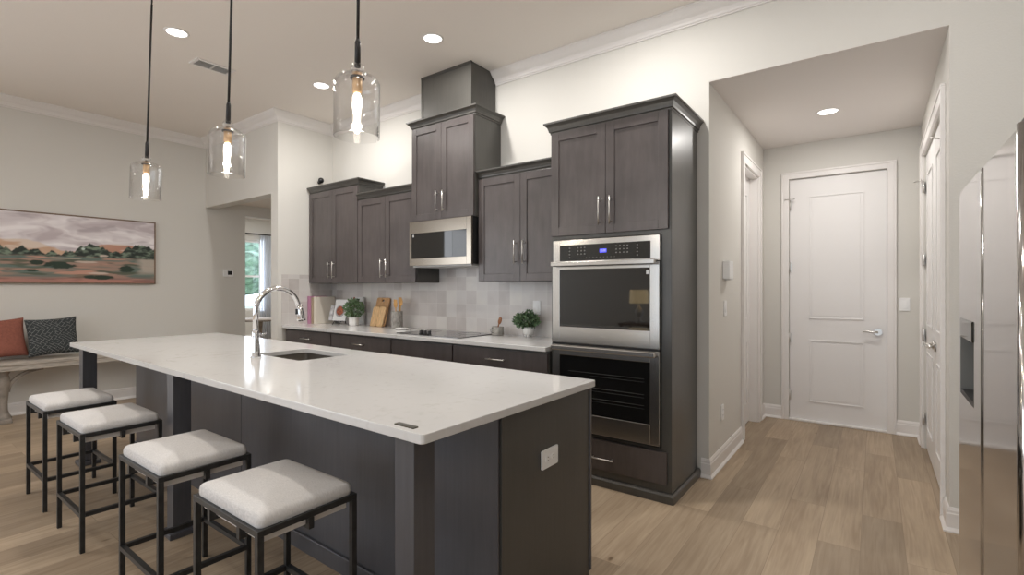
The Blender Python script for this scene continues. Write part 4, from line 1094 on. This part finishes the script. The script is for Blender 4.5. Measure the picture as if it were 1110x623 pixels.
# salt crock
t = thing('salt_cellar', 'small grey ceramic cup between cooktop and right plant', 'cup', (-2.735, 3.50, Z))
bm = bmesh.new(); lathe(bm, [(0, 0), (.050, 0), (.054, .005), (.055, .072), (.052, .075), (.047, .072), (.046, .03), (0, .03)], (-2.735, 3.50, Z), 28); obj('cup_body', bm, 'grey_ceramic', t)
bm = bmesh.new(); q = []
for k in range(25): q.append((-2.735-.018+.020*math.cos(2*PI*k/24), 3.4465, Z+.042+.020*math.sin(2*PI*k/24)))
tube(bm, q, .002, 6, caps=False); obj('ring_emblem', bm, 'black_plastic', t)
t = thing('wooden_scoop', 'dark brown wooden scoop standing in the small grey cup', 'scoop', (-2.73, 3.50, Z+.031))
a = Vector((-2.74, 3.495, Z+.034)); e = Vector((-2.70, 3.50, Z+.155)); d = (e-a).normalized()
bm = bmesh.new(); tube(bm, [a, a+(e-a)*.6], .006, 8); sc_ = obj('handle', bm, 'brown_wood', t)
bm = bmesh.new(); s = Vector((1, 0, 0)); s = (s-d*s.dot(d)).normalized(); M = Matrix((s, s.cross(d), d)).transposed().to_4x4(); M.translation = a+(e-a)*.78
lathe(bm, [(0, -.034), (.014, -.026), (.020, -.008), (.020, .010), (.014, .028), (0, .036)], (0, 0, 0), 16)
for v in bm.verts: v.co.y *= .4
bm.transform(M); obj('scoop_bowl', bm, 'brown_wood', t)

# ------------------------------------------------------------------ left wall: bench, pillows, painting
t = thing('bench', 'long weathered grey-brown wooden bench against the left wall', 'bench', (-7.04, 1.5, 0))
BX0, BX1, BY0, BY1, BZ = -7.24, -6.85, .30, 2.62, .60
obj('bench_seat', B((BX0, BX1, BY0, BY1, BZ-.034, BZ)), 'weathered_wood', t, bevel=.006)
obj('seat_edge', B((BX0+.01, BX1-.010, BY0+.01, BY1-.01, BZ-.085, BZ-.034)), 'weathered_wood', t, bevel=.003)
for y in (.95, 2.20):
    bm = bmesh.new()
    lathe(bm, [(0, .030), (.062, .030), (.066, .045), (.050, .075), (.036, .12), (.034, .20), (.043, .30), (.054, .38), (.050, .44), (.040, .47), (.055, .50), (.055, BZ-.085), (0, BZ-.085)], (-6.97, y, 0), 20)
    lg = obj('leg', bm, 'bench_frame_wood', t)
    obj('foot', B((-7.18, -6.86, y-.055, y+.055, 0, .045)), 'bench_frame_wood', lg, bevel=.008)
    for s in (1, -1):
        bm = bmesh.new(); pts = []
        for k in range(9):
            a = k/8*PI/2; pts.append((-6.97, y+s*(.035+.26*(1-math.cos(a))), .30+.205*math.sin(a)))
        for p, q in zip(pts, pts[1:]): bar(bm, p, q, .030, .030, up=(1, 0, 0))
        obj('curved_brace', bm, 'bench_frame_wood', lg)
def pillow(label, c, w, h, mat, ry, rz, rx=0, sh=.09):
    t = bmesh.new(); n = 18
    g = {}
    for side in (1, -1):
        for i in range(n+1):
            for j in range(n+1):
                u = i/n*2-1; v = j/n*2-1
                e = (1-abs(u)**2.6)*(1-abs(v)**2.6)
                k = 1-.09*(1-abs(v)**2)*(abs(u)**3); k2 = 1-.09*(1-abs(u)**2)*(abs(v)**3)
                if side == -1 and (i in (0, n) or j in (0, n)): g[side, i, j] = g[1, i, j]; continue
                nz = noise.noise(Vector((u*2, v*2, side*3.)))*.012*e
                g[side, i, j] = t.verts.new((side*(sh*e**.55)+nz, u*w/2*k, v*h/2*k2))
        for i in range(n):
            for j in range(n):
                t.faces.new((g[side, i, j], g[side, i+1, j], g[side, i+1, j+1], g[side, i, j+1]))
    o = obj('throw_pillow', t, mat, smooth=True)
    o.location = c; o.rotation_euler = (math.radians(rx), math.radians(ry), math.radians(rz))
    md = o.modifiers.new('sub', 'SUBSURF'); md.levels = 1; md.render_levels = 1
    return tag(o, label, 'pillow', 'throw pillows on the bench')
pillow('plain terracotta throw pillow at the left end of the bench view', (-7.10, .93, BZ+.222), .44, .42, 'terracotta_fabric', -14, 0, 4, .075)
pillow('dark charcoal throw pillow with fine white line pattern', (-7.00, 1.325, BZ+.226), .43, .42, 'dark_pattern_fabric', -16, -4, 3, .070)

def painting():
    y0, y1, z0, z1 = .42, 2.318, 1.400, 2.142
    nx, nz = 330, 120
    bm = bmesh.new(); g = []; X = XL+.030
    for i in range(nx+1):
        g.append([bm.verts.new((X, y0+(y1-y0)*i/nx, z0+(z1-z0)*j/nz)) for j in range(nz+1)])
    for i in range(nx):
        for j in range(nz): bm.faces.new((g[i][j], g[i+1][j], g[i+1][j+1], g[i][j+1]))
    me = bpy.data.meshes.new('canvas'); bm.to_mesh(me); bm.free()
    ca = me.color_attributes.new('paint', 'FLOAT_COLOR', 'POINT')
    def N(x, y, s, sy=None, seed=0): return noise.noise(Vector((x*s, y*(sy or s), seed)))
    def F(x, y, s, sy=None, seed=0): return N(x, y, s, sy, seed)+.5*N(x, y, s*2, (sy or s)*2, seed+3)+.25*N(x, y, s*4, (sy or s)*4, seed+7)
    def lerp(a, b, k): k = max(0, min(1, k)); return tuple(p+(q-p)*k for p, q in zip(a, b))
    def ss(a, b, x): k = max(0, min(1, (x-a)/(b-a))); return k*k*(3-2*k)
    def pt(tab, s):
        for (a, va), (b, vb) in zip(tab, tab[1:]):
            if s <= b: k = max(0, (s-a)/(b-a)); k = k*k*(3-2*k); return va+(vb-va)*k
        return tab[-1][1]
    hill = [(-.4, .56), (0, .60), (.10, .615), (.20, .585), (.30, .52), (.36, .47), (.46, .47), (.55, .56), (.62, .605), (.80, .61), (.92, .57), (1.0, .55)]
    tree = [(-.4, .46), (-.1, .50), (0, .49), (.04, .44), (.12, .475), (.18, .455), (.23, .42), (.36, .41), (.42, .45), (.48, .52), (.56, .575), (.62, .52), (.68, .46), (.74, .47), (.82, .55), (.88, .60), (.95, .585), (1.0, .54)]
    G = lambda r, g_, b: tuple((c/255)**2.2 for c in (r, g_, b))
    for v in me.vertices:
        s = (v.co.y-.972)/(y1-.972); t = (v.co.z-z0)/(z1-z0)
        w = F(s, t, 3, 5, 1); s0 = s
        # sky
        a = F(s+.25*w, t+.10*w, 3.2, 5, 2)
        c = lerp(G(196, 184, 188), G(244, 238, 240), .55+a*1.1)
        c = lerp(c, G(158, 146, 154), ss(.25, .6, F(s, t, 5, 9, 9))*.35)
        ht = pt(hill, s)+.012*F(s, 0, 9, 1, 4)
        k = ss(ht+.012, ht-.012, t)
        hc = lerp(G(205, 172, 146), G(190, 142, 122), ss(.1, .75, s)+.4*F(s, t, 5, 14, 5))
        hc = lerp(hc, G(222, 204, 190), ss(.0, .4, F(s, t, 4, 12, 15)))
        c = lerp(c, hc, k)
        tt = pt(tree, s)+.025+.045*F(s, 0, 22, 1, 6)+.012*N(s, 0, 70, 1, 2)
        k = ss(tt+.008, tt-.010, t)
        gcol = lerp(G(48, 56, 52), G(126, 142, 124), ss(-.2, .6, F(s, t, 16, 20, 7)))
        c = lerp(c, gcol, k)
        # lower land
        low = .385+.02*F(s, 0, 6, 1, 8)
        k = ss(low+.02, low-.015, t)
        q = F(s*1.0, t, 2.6, 15, 10)
        lc = lerp(G(168, 138, 124), G(104, 120, 112), ss(-.25, .3, q))
        lc = lerp(lc, G(196, 150, 132), ss(.15, .45, F(s, t, 3, 18, 11)))
        lc = lerp(lc, G(84, 92, 78), ss(.12, .45, F(s, t, 3.5, 15, 12))*.9)
        lc = lerp(lc, G(190, 178, 166), ss(.84, .93, s+.05*F(s, t, 6, 6, 13))*ss(.10, .2, t)*.9)
        lc = lerp(lc, G(178, 116, 108), ss(.12, .02, t)*.6)
        c = lerp(c, lc, k)
        for bs, bt, bw, bh in ((.20, .285, .055, .035), (.34, .255, .10, .05), (.79, .22, .06, .06), (.60, .08, .10, .04), (.17, .17, .05, .015)):
            e = ((s-bs)/bw)**2+((t-bt)/bh)**2+.6*F(s, t, 16, 22, bs*9)
            c = lerp(c, G(48, 62, 52), ss(1.15, .6, e))
        for bs, bt, bw, bh in ((.52, .315, .09, .018), (.58, .145, .08, .02), (.63, .42, .03, .02), (.35, .36, .12, .008)):
            e = ((s-bs)/bw)**2+((t-bt)/bh)**2+.5*F(s, t, 10, 26, bs*5)
            c = lerp(c, G(208, 190, 176), ss(1.1, .5, e)*.85)
        e = ((s-.49)/.012)**2+((t-.515)/.02)**2
        c = lerp(c, G(200, 214, 206), ss(1.2, .6, e))
        ca.data[v.index].color = (*c, 1)
    m, nt, b = nodes_of('canvas_paint')
    at = nt.nodes.new('ShaderNodeAttribute'); at.attribute_name = 'paint'
    nt.links.new(at.outputs['Color'], b.inputs['Base Color']); b.inputs['Roughness'].default_value = .7
    me.materials.append(m)
    t = thing('painting', 'wide abstract landscape painting with lavender sky and green trees in thin frame', 'painting', (XL, (y0+y1)/2, z0))
    o = bpy.data.objects.new('canvas', me); COL.objects.link(o); o.parent = t; o.matrix_parent_inverse = world_of(t).inverted()
    f = .014
    obj('picture_frame', B((XL+.001, X+.006, y0-f, y0, z0-f, z1+f), (XL+.001, X+.006, y1, y1+f, z0-f, z1+f), (XL+.001, X+.006, y0, y1, z0-f, z0), (XL+.001, X+.006, y0, y1, z1, z1+f), (XL+.001, XL+.012, y0, y1, z0, z1)), 'frame_wood', t, bevel=.001)
painting()

# ------------------------------------------------------------------ breakfast room beyond the passage
t = thing('curtain_rod', 'thin black curtain rod above the far window', 'curtain rod', (-10.42, 4.9, 2.45))
bm = bmesh.new(); tube(bm, [(-10.40, 4.1, 2.46), (-10.40, 5.75, 2.46)], .013, 10)
for y in (4.2, 5.65): tube(bm, [(-10.499, y, 2.46), (-10.40, y, 2.46)], .008, 8)
obj('rod', bm, 'black_metal', t)
bm = bmesh.new(); prev = None
for k in range(49):
    y = 5.22+.30*k/48; x = -10.40+.022*math.sin(k*PI/4)
    a = bm.verts.new((x, y, .03)); b = bm.verts.new((x, y, 2.44))
    if prev: bm.faces.new((prev[0], a, b, prev[1])).smooth = True
    prev = (a, b)
cu = obj('curtain', bm, 'curtain_sheer'); md = cu.modifiers.new('solid', 'SOLIDIFY'); md.thickness = .003
tag(cu, 'white sheer curtain hanging at the right of the far window', 'curtain')
t = thing('dining_table', 'small round grey table below the far window', 'table', (-9.45, 4.72, 0))
bm = bmesh.new(); lathe(bm, [(0, .715), (.40, .715), (.42, .73), (.42, .75), (0, .75)], (-9.45, 4.72, 0), 36); obj('tabletop', bm, 'greige_fabric', t)
bm = bmesh.new(); lathe(bm, [(0, 0), (.25, 0), (.25, .03), (.06, .06), (.045, .4), (.06, .70), (.14, .715), (0, .715)], (-9.45, 4.72, 0), 24); obj('pedestal', bm, 'bench_frame_wood', t)
def dining_chair(label, x, y, rz, mat):
    t = thing('dining_chair', label, 'chair', (x, y, 0), math.radians(rz), 'chairs in the breakfast room'); t['_local'] = 1
    obj('seat', B((-.23, .23, -.23, .22, .40, .48)), mat, t, bevel=.02)
    bm = B((-.23, .23, .20, .26, .45, .96)); bm.transform(Matrix.Identity(4)); obj('backrest', bm, mat, t, bevel=.02)
    for sx in (-1, 1):
        for sy in (-1, 1):
            bm = bmesh.new(); tube(bm, [(sx*.19, sy*.19+.01, .40), (sx*.20, sy*.205+.01, 0)], [.020, .013], 8); obj('leg', bm, 'bench_frame_wood', t)
dining_chair('brownish upholstered dining chair half hidden by the wall edge', -8.02, 4.28, -70, 'greige_fabric')
dining_chair('white upholstered dining chair under the far window, beside the round table', -9.05, 4.12, 150, 'light_fabric')
# garden outside the far window
lw = struct('floor_garden', B((-40, -10.75, -12, 25, -.3, -.12)), 'lawn')
for i, (x, y, r, h) in enumerate(((-24, 10.2, 2.9, 3.0), (-28, 18.0, 3.0, 4.2), (-19, 14.5, 1.2, 1.8))):
    t = thing('garden_tree', ['round green tree outside the far window, nearest the curtain', 'large green tree farthest out in the garden', 'low green bush out in the garden'][i], 'tree', (x, y, -.12))
    bm = bmesh.new(); bmesh.ops.create_icosphere(bm, subdivisions=4, radius=1)
    for v in bm.verts:
        k = 1+.35*noise.noise(v.co*2.2+Vector((i*5, 0, 0)))+.15*noise.noise(v.co*6)
        v.co = Vector((x+v.co.x*r*k, y+v.co.y*r*k, h*.75+v.co.z*h*.45*k))
    obj('foliage', bm, 'hedge', t)
    bm = bmesh.new(); tube(bm, [(x, y, -.12), (x+.05, y, h*.6)], [.2, .13], 10); obj('trunk', bm, 'bench_frame_wood', t)

# ------------------------------------------------------------------ living room behind the viewpoint (seen in the oven glass)
t = thing('side_table', 'dark side table in the living room, mirrored in the upper oven glass', 'table', (-3.45, -2.55, 0))
obj('tabletop', B((-3.75, -3.15, -2.80, -2.30, .66, .70)), 'frame_wood', t, bevel=.004)
for x in (-3.72, -3.21):
    for y in (-2.77, -2.36): obj('leg', B((x, x+.04, y, y+.04, 0, .66)), 'frame_wood', t)
t = thing('table_lamp', 'lit table lamp with cream drum shade, mirrored in the upper oven glass', 'lamp', (-3.45, -2.55, .70))
bm = bmesh.new(); lathe(bm, [(0, 0), (.07, 0), (.08, .02), (.03, .05), (.06, .14), (.075, .20), (.04, .28), (.012, .31), (.012, .38), (0, .38)], (-3.45, -2.55, .70), 24); obj('lamp_base', bm, 'white_ceramic', t)
bm = bmesh.new(); lathe(bm, [(.17, .36), (.16, .60)], (-3.45, -2.55, .70), 32); obj('lamp_shade', bm, 'shade_glow', t)

for o in bpy.data.objects:
    if '_local' in o: del o['_local']
